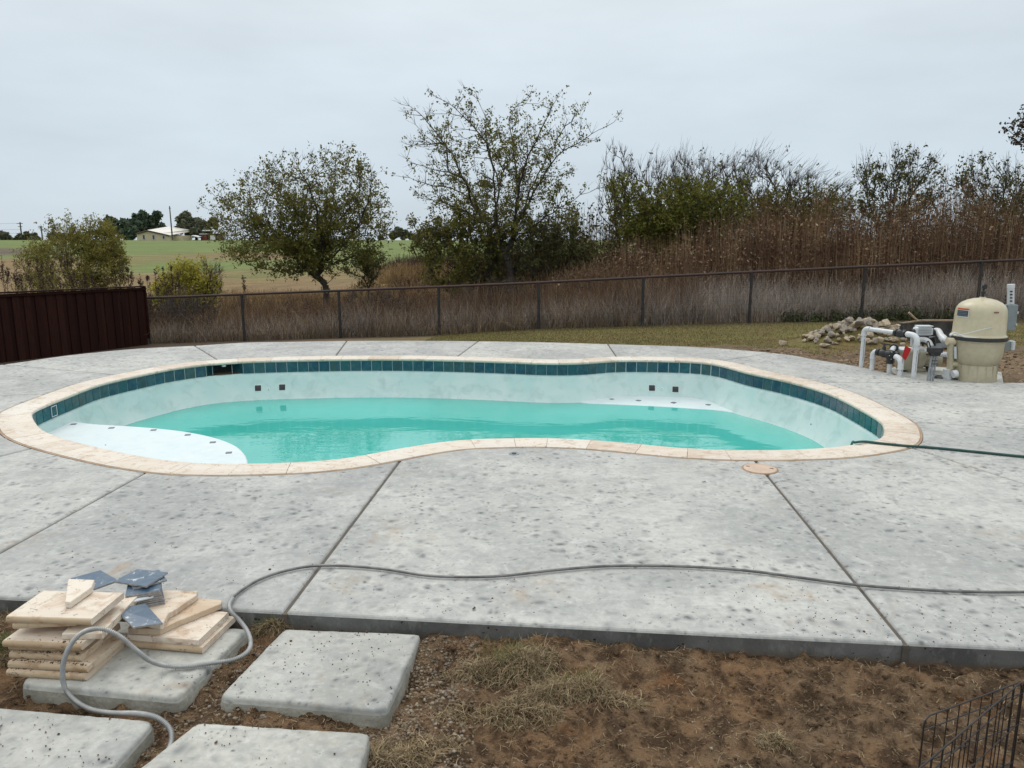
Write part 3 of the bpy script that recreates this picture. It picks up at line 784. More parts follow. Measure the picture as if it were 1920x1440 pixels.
MB().lathe([(.03, -.02), (.03, 0), (.02, .01)], sk(-.005, .03, -.047), 12).build('skimmer_float', m_offwhite, pool)

# skimmer lid and deck anchor in the deck
p = P(1425, 879.5); lid = thing('skimmer_lid', 'round peach skimmer lid with two slots set in the deck beside the coping', 'lid', p)
MB().lathe([(.128, -.01), (.128, .006), (.122, .010), (.05, .011), (.045, .010), (.001, .010)], p, 40).build('cover', m_lid, lid, True)
MB().lathe([(.142, -.01), (.142, .003), (.131, .004), (.131, -.01)], p, 40, cap=False).build('collar', m_sand, lid)
for sx in (-1, 1): MB().box(p+Vector((sx*.085, -sx*.03+.012, .0105)), (.028, .012, .003), Matrix.Rotation(-.3, 3, 'Z')).build('slot', m_rust, lid)
p = P(964, 851); an = thing('deck_anchor', 'small round metal anchor cap set flush in the concrete by the near coping', 'anchor', p)
MB().lathe([(.045, -.01), (.045, .004), (.036, .005), (.034, .002)], p, 24).build('cap_ring', m_conduitgrey, an)
MB().lathe([(.02, 0), (.02, .006), (.01, .007)], p, 16).build('cap_centre', m_black, an)
# dried leaf scraps on the deck
for (u, v, r_, lb) in [(1320, 904, .5, 'small dark leaf on the concrete below the skimmer lid'), (889, 1142, 1.2, 'small brown leaf curled on the concrete near the slab edge')]:
    p = P(u, v, .004); q = Matrix.Rotation(r_, 3, 'Z')
    lf = MB().add([p+q @ Vector(c) for c in ((-.016, 0, .002), (-.004, -.007, .006), (.012, -.004, .001), (.016, .003, .008), (.0, .008, .003), (-.010, .006, .007))], [(0, 1, 4, 5), (1, 2, 3, 4)]).build('leaf', m_rust)
    tag(lf, lb, 'leaf')

# ------------------------------------------------------------------ garden hose and conduit
hz = [P(1597, 833, -.10)+Vector((-.02, .02, -.25)), P(1597, 833, -.05), P(1604, 829.5, .018), P(1622, 828, .016), P(1650, 831, .014), P(1700, 836, .013), P(1740, 838.5, .013), P(1830, 847, .013), P(1920, 856, .013), P(2050, 866, .013)]
ho = MB().tube(catmull(hz, 8), .0115, 10).build('garden_hose', m_hose, smooth=True)
tag(ho, 'dark green garden hose trailing over the coping into the right end of the pool', 'hose')
CT = [(2150, 1104, .014), (1920, 1110, .014), (1800, 1109, .014), (1700, 1104, .014), (1600, 1096, .014), (1500, 1083, .014), (1400, 1070, .014), (1280, 1062, .014), (1150, 1061, .014), (1050, 1068, .014), (950, 1079, .014), (880, 1082, .014), (800, 1079, .014), (720, 1067, .014), (650, 1061, .014), (590, 1061, .015), (540, 1069, .014), (490, 1085, .014), (450, 1109, .014), (431, 1130, .02), (433, 1146, .02), (448, 1162, -.01), (463, 1182, -.035), (470, 1204, -.04), (464, 1222, -.04), (440, 1236, -.042), (400, 1243, -.043), (355, 1249, -.043), (315, 1249, -.035), (282, 1239, 0), (255, 1219, .05), (230, 1197, .10), (205, 1183, .13), (180, 1179, .14), (155, 1186, .125), (135, 1205, .09), (122, 1232, .04), (117, 1260, -.01), (122, 1290, -.05), (140, 1313, -.085), (170, 1330, -.10), (210, 1337, -.09), (260, 1338, -.05), (295, 1346, -.05), (318, 1366, -.075), (321, 1392, -.10), (308, 1418, -.105), (285, 1440, -.105), (255, 1470, -.10), (200, 1520, -.10)]
pts = [P(u, v, z) for u, v, z in CT]
for i in range(29, 38):   # the loop that stands in front of the stacked pavers: keep it just clear of their faces
    u, v, z = CT[i]; yy = np.interp(i, [28, 30, 33, 36, 38], [pts[28].y, 2.98, 2.93, 2.92, pts[38].y]); pts[i] = D(u, v, yy)
cpath = catmull(pts, 10)
cp1, L1 = resample(cpath[:190], .03); cp2, L2 = resample(cpath[186:], .00185)
co = thing('flexible_conduit', 'grey flexible metal conduit snaking over the deck and looping past the stacked pavers', 'conduit', tuple(cp1[-1]))
MB().tube([Vector(p) for p in cp1], .0076, 10).build('coated_section', m_steel, co, True)
mb = MB()
rad = [.0096+(.0014 if (k % 4) < 2 else -.0024) for k in range(len(cp2))]
mb.tube([Vector(p) for p in cp2], rad, 10)
mb.build('ribbed_section', simple('ribbed_steel', (.33, .33, .32), (.42, .42, .41), 12, .4, .1, metal=.5), co, True, 70)

# ------------------------------------------------------------------ stepping pads
def pad(name, corners, label, z=-.06, t=.13):
    c4 = [P(u, v, z) for u, v in corners]; poly = []
    for i in range(4):
        a, b, c = c4[i-1], c4[i], c4[(i+1) % 4]; d1 = (a-b).normalized()*.03; d2 = (c-b).normalized()*.03
        for t_ in (0, .5, 1): q = b+d1*(1-t_)**2+d2*t_**2; poly.append(Vector(q[:2]))
    # wobble the edges a little
    dense = []
    for i in range(len(poly)):
        a, b = poly[i], poly[(i+1) % len(poly)]; k = max(1, int((b-a).length/.03))
        for q in range(k): dense.append(a.lerp(b, q/k)+Vector((R.uniform(-1, 1), R.uniform(-1, 1)))*.0016)
    poly = dense; n = len(poly)
    area = sum(poly[i].x*poly[(i+1) % n].y-poly[(i+1) % n].x*poly[i].y for i in range(n))
    if area < 0: poly = poly[::-1]
    V = []; F = []; prof = [(-.006, z-t), (-.004, z-.034), (-.001, z-.030), (0, z-.016), (.003, z-.007), (.009, z-.002), (.017, z)]
    for (q, zz) in prof: V += [(p.x+R.uniform(-1, 1)*.001, p.y+R.uniform(-1, 1)*.001, zz+R.uniform(-1, 1)*.0008) for p in inset(poly, q)]
    for r in range(len(prof)-1):
        for i in range(n): F.append((r*n+i, r*n+(i+1) % n, (r+1)*n+(i+1) % n, (r+1)*n+i))
    F.append(tuple((len(prof)-1)*n+i for i in range(n)))
    me = bpy.data.meshes.new(name); me.from_pydata(V, [], F); me.materials.append(m_pad); me.materials.append(m_padedge)
    for f_ in me.polygons:
        if f_.index < 2*n: f_.material_index = 1
        f_.use_smooth = True
    me.set_sharp_from_angle(angle=math.radians(50)); me.update()
    return tag(link(name, me), label, 'stepping pad', 'concrete stepping pads')
pad('stepping_pad', [(533, 1178), (790, 1188), (725, 1331), (410, 1305)], 'bare square concrete stepping pad next to the deck edge, right of the stacked pavers')
pad('stepping_pad', [(168, 1160), (466, 1178), (335, 1308), (38, 1280)], 'square concrete stepping pad that carries the stacked travertine pavers', -.058)
pad('stepping_pad', [(-60, 1320), (290, 1350), (190, 1462), (-190, 1420)], 'stepping pad in the bottom left corner, conduit curling off its right side', -.062)
pad('stepping_pad', [(370, 1353), (694, 1373), (660, 1500), (215, 1475)], 'stepping pad cut off by the bottom of the picture, right of the conduit end', -.062)

# ------------------------------------------------------------------ travertine pavers, blue tiles
def paver(c, w, d, t, rot, label, mat=m_pav, tilt=(0, 0), group='spare travertine pavers piled on a stepping pad', bull=True):
    """c = top-front-left corner in world; w along x, d back, t thick"""
    r = t/2; pr = []
    if bull:
        for k in range(7):
            a = -math.pi/2-math.pi*k/6; pr.append((r+math.cos(a)*r*.8, -r-math.sin(a)*-r if False else -r+math.sin(a)*-1*-r))
    pr = [(r*.75*(1-math.sin(math.pi*k/6)), -t+t*(1-math.cos(math.pi*k/6))/2) for k in range(7)] if bull else [(0, -t+.002), (.002, -t), (.002, 0), (0, 0)]
    if not bull: pr = [(.003, -t), (0, -t+.004), (0, -.004), (.003, 0)]
    pr = pr+[(d-.003, 0), (d, -.003), (d, -t+.003), (d-.003, -t)]
    nsx = 10; V = []; F = []; m = len(pr)
    for k in range(nsx+1):
        x = w*k/nsx
        for (y, z) in pr: V.append(Vector((x+R.uniform(-1, 1)*.0008, y+R.uniform(-1, 1)*.0009, z+R.uniform(-1, 1)*.0006)))
    for k in range(nsx):
        for i in range(m): F.append((k*m+i, (k+1)*m+i, (k+1)*m+(i+1) % m, k*m+(i+1) % m))
    F += [tuple(range(m)), tuple(nsx*m+i for i in range(m-1, -1, -1))]
    me = bpy.data.meshes.new('travertine_paver'); me.from_pydata(V, [], [f[::-1] for f in F]); me.update(); me.materials.append(mat); me.materials.append(m_pave)
    me.polygons.foreach_set('use_smooth', [True]*len(me.polygons)); me.set_sharp_from_angle(angle=math.radians(35))
    for f_ in me.polygons:
        if f_.index < nsx*m and bull and f_.index % m < 6: f_.material_index = 1
    o = link('travertine_paver', me, None); o.location = c; o.rotation_euler = (tilt[0], tilt[1], math.radians(rot))
    return tag(o, label, 'paver', group)
T = .030; z0 = -.058
def zt(k): return z0+(T+.0012)*k
def X(u, v, z): return P(u, v, z)
lay = [ (10, 167, 3.035, -5.5, m_pavd, 'bottom paver of the tall left stack, lying on the concrete pad'),
        (13, 172, 3.05, -6, m_pavd, 'second paver from the bottom of the left stack, with dirt on it'),
        (16, 157, 3.075, -5, m_pavd, 'third paver from the bottom of the left stack, brown with soil'),
        (14, 150, 3.09, -3, m_pavd, 'thin visible fourth paver from the bottom of the left stack'),
        (3, 158, 3.06, -4.5, m_pav, 'paver jutting out furthest left in the middle of the stack')]
for k, (ua, ub, y, rt, mt, lb) in enumerate(lay):
    z = zt(k+1); a = D(ua, 1200, y); b = D(ub, 1200, y)
    # x from picture column at that height
    uu = lambda u: (u-960)/FPX*(y*cp-(z-CH)*sp)
    w_ = (uu(ub)-uu(ua))
    paver((uu(ua), y, z), w_/math.cos(math.radians(rt)), .295, T, rt, lb, mt)
z = zt(6); xa = lambda u, y, z: (u-960)/FPX*(y*cp-(z-CH)*sp)
paver((xa(116, 3.07, z), 3.07, z), .17, .36, T, 2, 'pale broken paver with a square cut front, under the tilted brown one', m_pav, bull=False)
z = zt(7); paver((xa(22, 3.10, z), 3.10, z), xa(138, 3.10, z)-xa(22, 3.10, z), .24, T, 1.0, 'short tan paver tilted just below the top paver of the left stack', m_pavd, (0, -.04))
z = zt(8)
c4 = [P(10, 1157, z), P(173, 1159, z), P(237, 1108, z), P(87, 1103, z)]
fr = (c4[1]-c4[0]); paver(c4[0], fr.length, (c4[3]-c4[0]).length*.93, T, math.degrees(math.atan2(fr.y, fr.x))-2.0, 'top paver of the left stack, cream with two grey smears on its front edge')
def shard(px, ztop, t, label, mat=m_pav, name='travertine_shard'):
    poly = [P(u, v, ztop) for u, v in px]; dense = []
    for i in range(len(poly)):
        a, b = poly[i], poly[(i+1) % len(poly)]; k = max(1, int((b-a).length/.02))
        for q in range(k): dense.append(a.lerp(b, q/k)+(Vector((R.uniform(-1, 1), R.uniform(-1, 1), 0))*.0016 if q else Vector((0, 0, 0))))
    c = sum(dense, Vector())/len(dense)
    mb = MB().prism([p-c for p in dense], -t, 0, .0025); o = mb.build(name, mat, smooth=True, angle=35); o.location = (c.x, c.y, ztop)
    return tag(o, label, 'paver')
shard([(128, 1085), (177, 1087), (172, 1100), (132, 1129), (122, 1128), (124, 1112)], zt(8)+.033, .03, 'small triangular travertine offcut lying on the top paver')
# right stack
z = zt(1); c4 = [P(236, 1204, z), P(378, 1216, z), P(442, 1154, z)]
fr = c4[1]-c4[0]; paver(c4[0], fr.length, (c4[2]-c4[1]).length*.98, T, math.degrees(math.atan2(fr.y, fr.x)), 'bottom paver of the low right stack with a rounded front edge', m_pav)
z = zt(2); c4 = [P(238, 1190, z), P(372, 1201, z), P(438, 1147, z)]
fr = c4[1]-c4[0]; paver(c4[0], fr.length, (c4[2]-c4[1]).length*.98, T, math.degrees(math.atan2(fr.y, fr.x)), 'second paver of the low right stack, pinkish with a pitted cut front', m_pav, bull=False)
shard([(300, 1180), (240, 1178), (250, 1150), (330, 1118), (373, 1121), (416, 1125), (414, 1132), (330, 1166)], zt(3), T, 'wedge-shaped travertine piece pointing right on the low right stack', m_pavd)
shard([(306, 1168), (300, 1170), (246, 1160), (250, 1115), (315, 1106), (371, 1108), (368, 1116), (330, 1142), (316, 1149)], zt(4), T, 'broken travertine piece with a ragged edge directly under the blue tiles', m_pav)
def btile(px, z, label, dz=(0, 0, 0, 0), t=.008):
    poly = [P(u, v, z+d) for (u, v), d in zip(px, dz)]; c = sum(poly, Vector())/4
    nrm = (poly[1]-poly[0]).cross(poly[3]-poly[0]).normalized()
    if nrm.z < 0: nrm = -nrm
    V = [p-c for p in poly]+[p-c-nrm*t for p in poly]
    F = [(0, 1, 2, 3), (7, 6, 5, 4)]+[(i, i+4, (i+1) % 4+4, (i+1) % 4) for i in range(4)]
    me = bpy.data.meshes.new('blue_tile'); me.from_pydata(V, [], F); me.materials.append(m_blue); me.materials.append(m_bluebody)
    for f_ in me.polygons: f_.material_index = 0 if f_.index == 0 else 1
    me.update(); bm = bmesh.new(); bm.from_mesh(me); bmesh.ops.recalc_face_normals(bm, faces=bm.faces); bm.to_mesh(me); bm.free()
    o = link('blue_tile', me); o.location = c
    return tag(o, label, 'tile', 'spare blue tiles piled by the pavers')
zb0 = zt(4)+.0085
cst = (257+10, 1112); 
def sqt(cx, cy, z, rot, label, sz=.152):
    c = Vector((cx, cy, z)); q = Matrix.Rotation(math.radians(rot), 3, 'Z'); h = sz/2
    V = [q @ Vector(v) for v in ((-h, -h, 0), (h, -h, 0), (h, h, 0), (-h, h, 0), (-h, -h, -.008), (h, -h, -.008), (h, h, -.008), (-h, h, -.008))]
    me = bpy.data.meshes.new('blue_tile'); me.from_pydata(V, [], [(0, 1, 2, 3), (7, 6, 5, 4), (0, 4, 5, 1), (1, 5, 6, 2), (2, 6, 7, 3), (3, 7, 4, 0)])
    me.materials.append(m_blue); me.materials.append(m_bluebody)
    for f_ in me.polygons: f_.material_index = 0 if f_.index == 0 else 1
    me.update(); o = link('blue_tile', me); o.location = c
    return tag(o, label, 'tile', 'spare blue tiles piled by the pavers')
pc = P(272, 1110, .10)
names = ['bottom', 'second lowest', 'third from the bottom', 'fourth from the bottom', 'fifth from the bottom', 'sixth from the bottom', 'seventh from the bottom', 'third from the top']
for k in range(8):
    zz = zb0+.0092*k
    sqt(pc.x+.022-.002*k+R.uniform(-.002, .002), pc.y-.035+.002*k+R.uniform(-.002, .002), zz, (30-1.2*k)+R.uniform(-1.5, 1.5), 'blue-grey tile, %s in the neat stack of tiles' % names[k])
zz = zb0+.0092*8
q = P(275, 1085, zz); sqt(q.x, q.y, zz, 38, 'bright blue tile poking out to the right just under the top tile')
zz = zb0+.0092*9.2
btile([(213, 1090), (275, 1099), (315, 1073), (257, 1067)], zz, 'topmost blue tile of the stack with a white mortar patch in its middle')
btile([(177, 1104), (222, 1088), (188, 1069), (133, 1084)], .135, 'clean blue tile leaning behind the top paver, left of the tile stack', (0, -.012, 0, .01))
btile([(215, 1141), (250, 1176), (305, 1168), (273, 1132)], zt(4)+.03, 'blue tile streaked with dried grout, tilted at the front of the pile', (.03, .008, .0, .012))
# flat tool handle with a hole
a = P(281, 1119, .115); b = P(222, 1134, .125); th = thing('tool_handle', 'grey flat metal handle with a round end hole, between pavers and blue tiles', 'tool', a)
d = (b-a).normalized(); sd = d.cross(Vector((0, 0, 1))).normalized(); up = sd.cross(d)
poly = []
for k in range(9): an_ = -math.pi/2+math.pi*k/8; poly.append(a+(-d)*math.cos(an_)*.017+sd*math.sin(an_)*.017)
poly += [b+sd*.011, b-sd*.011]
V = [p+up*.003 for p in poly]+[p-up*.003 for p in poly]; n = len(poly)
MB().add(V, [tuple(range(n)), tuple(range(2*n-1, n-1, -1))]+[(i, i+n, (i+1) % n+n, (i+1) % n) for i in range(n)]).build('handle', m_offwhite, th)
MB().lathe([(.0075, 0), (.0075, .0042)], a, 12, None).build('hole', m_darkhole, th)

# ------------------------------------------------------------------ clods, pebbles, straw, grass on the dirt
def blades(n, pf, L, wd, segs=3, lean=.8, curl=1.0, up=(.3, 1.0), r=rng):
    """pf(n)-> base points (n,3). returns V,F quads of tapered curved ribbons"""
    B = pf(n); az = r.uniform(0, 2*np.pi, n); ln = r.uniform(L[0], L[1], n); wd = r.uniform(wd[0], wd[1], n)
    el = r.uniform(up[0], up[1], n)*np.pi/2; k = r.normal(0, curl, n); turn = r.normal(0, lean, n)
    side = np.stack([-np.sin(az), np.cos(az), np.zeros(n)], 1)
    pts = [B]; e_ = el.copy(); a_ = az.copy(); p = B.copy()
    for s_ in range(segs):
        d = np.stack([np.cos(e_)*np.cos(a_), np.cos(e_)*np.sin(a_), np.sin(e_)], 1)
        p = p+d*(ln/segs)[:, None]; pts.append(p.copy()); e_ = e_-np.abs(k)/segs*1.4; a_ = a_+turn/segs
    V = np.zeros((n, (segs+1)*2, 3))
    for i, q in enumerate(pts):
        ww = (wd*(1-.75*i/segs)/2)[:, None]; V[:, 2*i] = q-side*ww; V[:, 2*i+1] = q+side*ww
    base = (np.arange(n)*(segs+1)*2)[:, None]; F = []
    for i in range(segs): F.append(base+np.array([2*i, 2*i+1, 2*i+3, 2*i+2]))
    return V.reshape(-1, 3), np.concatenate(F, 0)
pads_px = [[(533, 1178), (790, 1188), (725, 1331), (410, 1305)], [(168, 1160), (466, 1178), (335, 1308), (38, 1280)], [(-60, 1320), (290, 1350), (190, 1462), (-190, 1420)], [(370, 1353), (694, 1373), (660, 1500), (215, 1475)]]
pads_w = [[tuple(P(u, v, -.06)[:2]) for u, v in q] for q in pads_px]
def free(x, y):
    m_ = y < (nearL.y+sl_*(x-nearL.x))-.012
    for q in pads_w: m_ &= ~in_poly(x, y, q)
    return m_
def scatter(n, x0, x1, y0, y1, dens=None):
    X_ = []; Y_ = []
    tot = 0
    while tot < n:
        x = rng.uniform(x0, x1, n); y = rng.uniform(y0, y1, n); k = free(x, y)
        if dens is not None: k &= rng.random(n) < dens(x, y)
        X_.append(x[k]); Y_.append(y[k]); tot += k.sum()
    x = np.concatenate(X_)[:n]; y = np.concatenate(Y_)[:n]
    return np.stack([x, y, dirt_h(x, y)], 1)
m_straw = leafmat('dry_straw', [(.22, .15, .08), (.34, .25, .14), (.12, .08, .045), (.42, .33, .20)], .8)
m_tuft = leafmat('matted_dry_grass', [(.14, .092, .045), (.27, .19, .10), (.055, .035, .020), (.46, .36, .22), (.09, .058, .030), (.20, .14, .07), (.34, .25, .14)], .85)
m_tuftg = leafmat('green_grass', [(.10, .14, .035), (.15, .15, .05), (.07, .11, .025)], .7)
V, F = blades(15000, lambda n: scatter(n, -3.6, 3.9, 1.3, 3.8)+[0, 0, .004], (.012, .06), (.0014, .0034), 2, 1.0, .5, (0, .25))
tag(npmesh('straw_litter', V, F, m_straw), 'scattered bits of dry straw on the bare dirt', 'straw', kind='stuff')
# clods and pebbles: deformed octahedra-like lumps
def lumps(Pp, sz, seed=1):
    r = np.random.default_rng(seed); n = len(Pp)
    ico = bmesh.new(); bmesh.ops.create_icosphere(ico, subdivisions=1, radius=1); bv = np.array([v_.co[:] for v_ in ico.verts]); bf_ = np.array([[v_.index for v_ in f.verts] for f in ico.faces]); ico.free()
    sc = r.uniform(.6, 1.3, (n, 1, 3))*sz[:, None, None]*np.array([1, 1, .7]); j = r.uniform(.65, 1.2, (n, len(bv), 1))
    V = bv[None]*sc*j+Pp[:, None, :]
    F = (bf_[None]+(np.arange(n)*len(bv))[:, None, None]).reshape(-1, 3)
    return V.reshape(-1, 3), F
Pp = scatter(12000, -3.6, 3.9, 1.3, 3.8, lambda x, y: .35+1.4*np.clip(fbm(x, y, 2.2, 3), 0, 1)); sz = rng.uniform(.003, .011, len(Pp))*np.where(rng.random(len(Pp)) < .10, 2.2, 1)
V, F = lumps(Pp, sz, 2); tag(npmesh('dirt_clods', V, F, m_dirt, smooth=False), 'small clods of brown soil lying on the dirt', 'soil', kind='stuff')
m_peb = leafmat('pebble_stone', [(.15, .11, .075), (.24, .185, .125), (.34, .29, .23), (.11, .085, .06), (.20, .14, .09), (.16, .12, .08)], .85)
Pp = scatter(2300, -3.6, 3.9, 1.3, 3.8); sz = rng.uniform(.003, .008, len(Pp))
Pq = scatter(1900, -.62, -.15, 2.4, 3.4); sq = rng.uniform(.004, .011, len(Pq))
Pr = scatter(700, -1.5, -1.0, 2.4, 3.4); sr = rng.uniform(.004, .011, len(Pr))
V, F = lumps(np.concatenate([Pp, Pq, Pr]), np.concatenate([sz, sq, sr]), 3); tag(npmesh('gravel', V, F, m_peb), 'loose gravel and small pebbles among the dirt and pads', 'gravel', kind='stuff')
cx1 = []
for q_, n_c in zip(pads_w, (90, 150, 110, 90)):
    xs1 = [p[0] for p in q_]; ys1 = [p[1] for p in q_]; x = rng.uniform(min(xs1), max(xs1), n_c*3); y = rng.uniform(min(ys1), max(ys1), n_c*3); k = in_poly(x, y, q_) & (rng.random(n_c*3) < .05+2.6*np.clip(fbm(x, y, 5, 3), 0, 1)); cx1.append(np.stack([x[k], y[k], np.full(k.sum(), -.058)], 1))
x = rng.uniform(-2.6, 2.6, 1500); y = nearL.y+sl_*(x-nearL.x)+.02+np.abs(rng.normal(0, .35, 1500)); k = rng.random(1500) < .06+1.2*np.clip(fbm(x, y, 2.5, 3), 0, 1); cx1.append(np.stack([x[k], y[k], np.full(k.sum(), .001)], 1))
for (ua, ub, y_, rt_0, _m, _l), k_ in zip(lay, range(5)):
    n_c = (26, 90, 60, 70, 20)[k_]; z_ = zt(k_+1)+.001; x = np.array([xa(u_, y_, z_) for u_ in rng.uniform(ua+6, ub-4, n_c)]); x0_ = xa(ua, y_, z_); cx1.append(np.stack([x, y_+(x-x0_)*math.tan(math.radians(rt_0))+.012+np.abs(rng.normal(0, .012, n_c)), np.full(n_c, z_)], 1))
q_ = P(330, 1215, -.058); cx1.append(np.stack([q_.x+rng.normal(0, .06, 90), q_.y+rng.normal(0, .012, 90), np.full(90, -.056)], 1))
Pc = np.concatenate(cx1); V, F = lumps(Pc, rng.uniform(.0012, .0042, len(Pc))*np.where(rng.random(len(Pc)) < .06, 2.0, 1), 21)
m_crumb = leafmat('soil_crumbs', [(.10, .05, .03), (.06, .04, .025), (.16, .10, .06), (.12, .035, .022)], .9)
tag(npmesh('soil_crumbs', V, F, m_crumb), 'small dark crumbs of soil dropped on the pads and deck edge', 'soil', kind='stuff')
def tuft(name, u, v, rx, ry, n, label, L=(.04, .10), mat=m_tuft, green=0, h=.02):
    c = P(u, v, -.13)
    def pf(k):
        a = rng.uniform(0, 2*np.pi, k); r_ = np.sqrt(rng.random(k)); cl = 1+.35*np.sin(a*3+u)
        x = c.x+1.15*rx*r_*np.cos(a)*cl; y = c.y+ry*r_*np.sin(a)*cl; ok_ = y < (nearL.y+sl_*(x-nearL.x))-.015
        y = np.where(ok_, y, (nearL.y+sl_*(x-nearL.x))-.02); return np.stack([x, y, dirt_h(x, y)+h*(1-r_)*rng.random(k)*1.5], 1)
    V, F = blades(int(n*.8), pf, L, (.0018, .0046), 4, 2.0, 2.3, (.0, .6))
    t = thing(name, label, 'grass', c); npmesh('dry_blades', V, F, mat, t)['kind'] = 'stuff'
    if green:
        cc_ = Vector((c.x-.02, c.y+ry*.3, 0))
        def pg(k):
            x = cc_.x+rng.normal(0, rx*.35, k); y = cc_.y+rng.normal(0, ry*.25, k); y = np.minimum(y, (nearL.y+sl_*(x-nearL.x))-.02); return np.stack([x, y, dirt_h(x, y)+h], 1)
        V, F = blades(green, pg, (.03, .07), (.0015, .003), 3, .8, .8, (.4, 1)); npmesh('green_blades', V, F, m_tuftg, t)['kind'] = 'stuff'
tuft('grass_clump', 960, 1272, .20, .11, 5200, 'largest matted clump of dry grass in the middle of the dirt, partly green', green=220, h=.075)
tuft('grass_clump', 1090, 1312, .19, .10, 4200, 'matted dry grass clump touching the right side of the largest one', green=60, h=.055)
tuft('grass_clump', 960, 1345, .22, .08, 2600, 'thin sprawl of dry grass in front of the largest clump', L=(.03, .08))
tuft('grass_clump', 524, 1172, .085, .05, 2600, 'brown grass clump against the deck edge above the bare stepping pad', green=60, h=.045)
tuft('grass_clump', 1448, 1392, .055, .045, 1100, 'small pale straw clump near the bottom, left of the wire pen', L=(.03, .06))
tuft('grass_clump', 760, 1415, .17, .10, 2600, 'flat dry grass beside the bottom stepping pad', L=(.03, .08))
tuft('grass_clump', 8, 1235, .12, .10, 2600, 'green and brown grass clump at the left border beside the stacked pavers', green=700, h=.03)
tuft('grass_clump', 20, 1160, .10, .08, 1000, 'low brown grass under the deck edge at the left border', L=(.03, .06))

# ------------------------------------------------------------------ wire exercise pen
zt_ = .40; A_ = P(1734, 1345, zt_); B_ = P(1917, 1277, zt_); C_ = P(1724, 1441, zt_); C_ = B_+(C_-B_)*1.25; zb_ = -.15
pen = thing('wire_pen', 'black wire exercise pen panels standing on the dirt at the bottom right', 'wire pen', (A_.x, A_.y, zb_))
for (a, b, nw) in ((A_, B_+(B_-A_)*.02, 9), (B_, C_, 14)):
    L = (b-a).length; d = (b-a).normalized()
    fr = MB(); r_ = .0022
    cr = .03
    path = [Vector((a.x, a.y, zb_)), Vector((a.x, a.y, zt_-cr)), Vector((a.x, a.y, zt_-cr*.4))+d*cr*.15, Vector((a.x, a.y, zt_))+d*cr*.7, Vector((a.x, a.y, zt_))+d*(L-cr), Vector((b.x, b.y, zt_-cr*.4)), Vector((b.x, b.y, zt_-cr)), Vector((b.x, b.y, zb_))]
    pn = fr.tube(path, r_*1.15, 6).build('panel', m_wire, pen)
    for k in range(1, nw):
        q = a+d*(L*k/nw); MB().tube([(q.x, q.y, zb_), (q.x, q.y, zt_-.001)], r_*.8, 5).build('wire', m_wire, pen)
    for zz in (zt_-.045, zt_-.16, zt_-.30, zt_-.44, zb_+.02):
        MB().tube([Vector((a.x, a.y, zz)), Vector((b.x, b.y, zz))], r_, 5).build('wire', m_wire, pen)

# ------------------------------------------------------------------ wire fence
posts_px = [(277, 559, 645), (456, 552, 640), (637, 545, 634), (823, 538, 629), (1010, 530, 618), (1205, 520, 612), (1407, 510, 606), (1618, 500, 603), (1835, 490.5, 600)]
wf = thing('wire_fence', 'low steel pipe and wire mesh fence running behind the pool', 'fence', (0, 18.2, -.4))
tops = []
for k, (u, vt, vb) in enumerate(posts_px):
    y = 19.207-.2657*k; t_ = D(u, vt, y); b_ = D(u, vb, y); x_ = (t_.x+b_.x)/2; tops.append(Vector((x_, y, t_.z)))
tops.append(tops[-1]+(tops[-1]-tops[-2])); tops.append(tops[-1]+(tops[-2]-tops[-3])); 
for t_ in tops:
    b = float(gz(t_.x, t_.y)); MB().lathe([(.034, b-.2), (.034, t_.z-.01)], (t_.x, t_.y, 0), 10).build('post', m_post, wf, True)
    MB().lathe([(.038, t_.z-.06), (.038, t_.z-.035)], (t_.x, t_.y, 0), 10).build('post_collar', m_post, wf)
MB().tube(resample([Vector((tops[0].x-.25, tops[0].y, tops[0].z))]+tops, .6)[0].tolist(), .030, 10).build('top_rail', m_rust, wf, True)
V = []; F = []; nV = 0
def wirebar(a, b, r_):
    global nV
    a = Vector(a); b = Vector(b); d = (b-a).normalized(); x = d.orthogonal().normalized(); y = d.cross(x)
    for p in (a, b):
        for k in range(3):
            an_ = 2.094*k; V.append(tuple(p+x*math.cos(an_)*r_+y*math.sin(an_)*r_))
    for k in range(3): F.append((nV+k, nV+(k+1) % 3, nV+3+(k+1) % 3, nV+3+k))
    nV += 6
for i in range(len(tops)-1):
    a, b = tops[i], tops[i+1]; ga, gb_ = float(gz(a.x, a.y)), float(gz(b.x, b.y)); nw = 44
    for k in range(nw):
        t_ = k/nw; q = a.lerp(b, t_); gq = ga*(1-t_)+gb_*t_; wirebar((q.x, q.y+.035, gq+.02), (q.x, q.y+.035, q.z), .0016)
    for k in range(12):
        f_ = k/11.5; wirebar((a.x, a.y+.035, (ga+.03)*(1-f_)+a.z*f_), (b.x, b.y+.035, (gb_+.03)*(1-f_)+b.z*f_), .0016)
npmesh('wire_mesh', V, F, m_mesh, wf)['kind'] = 'stuff'

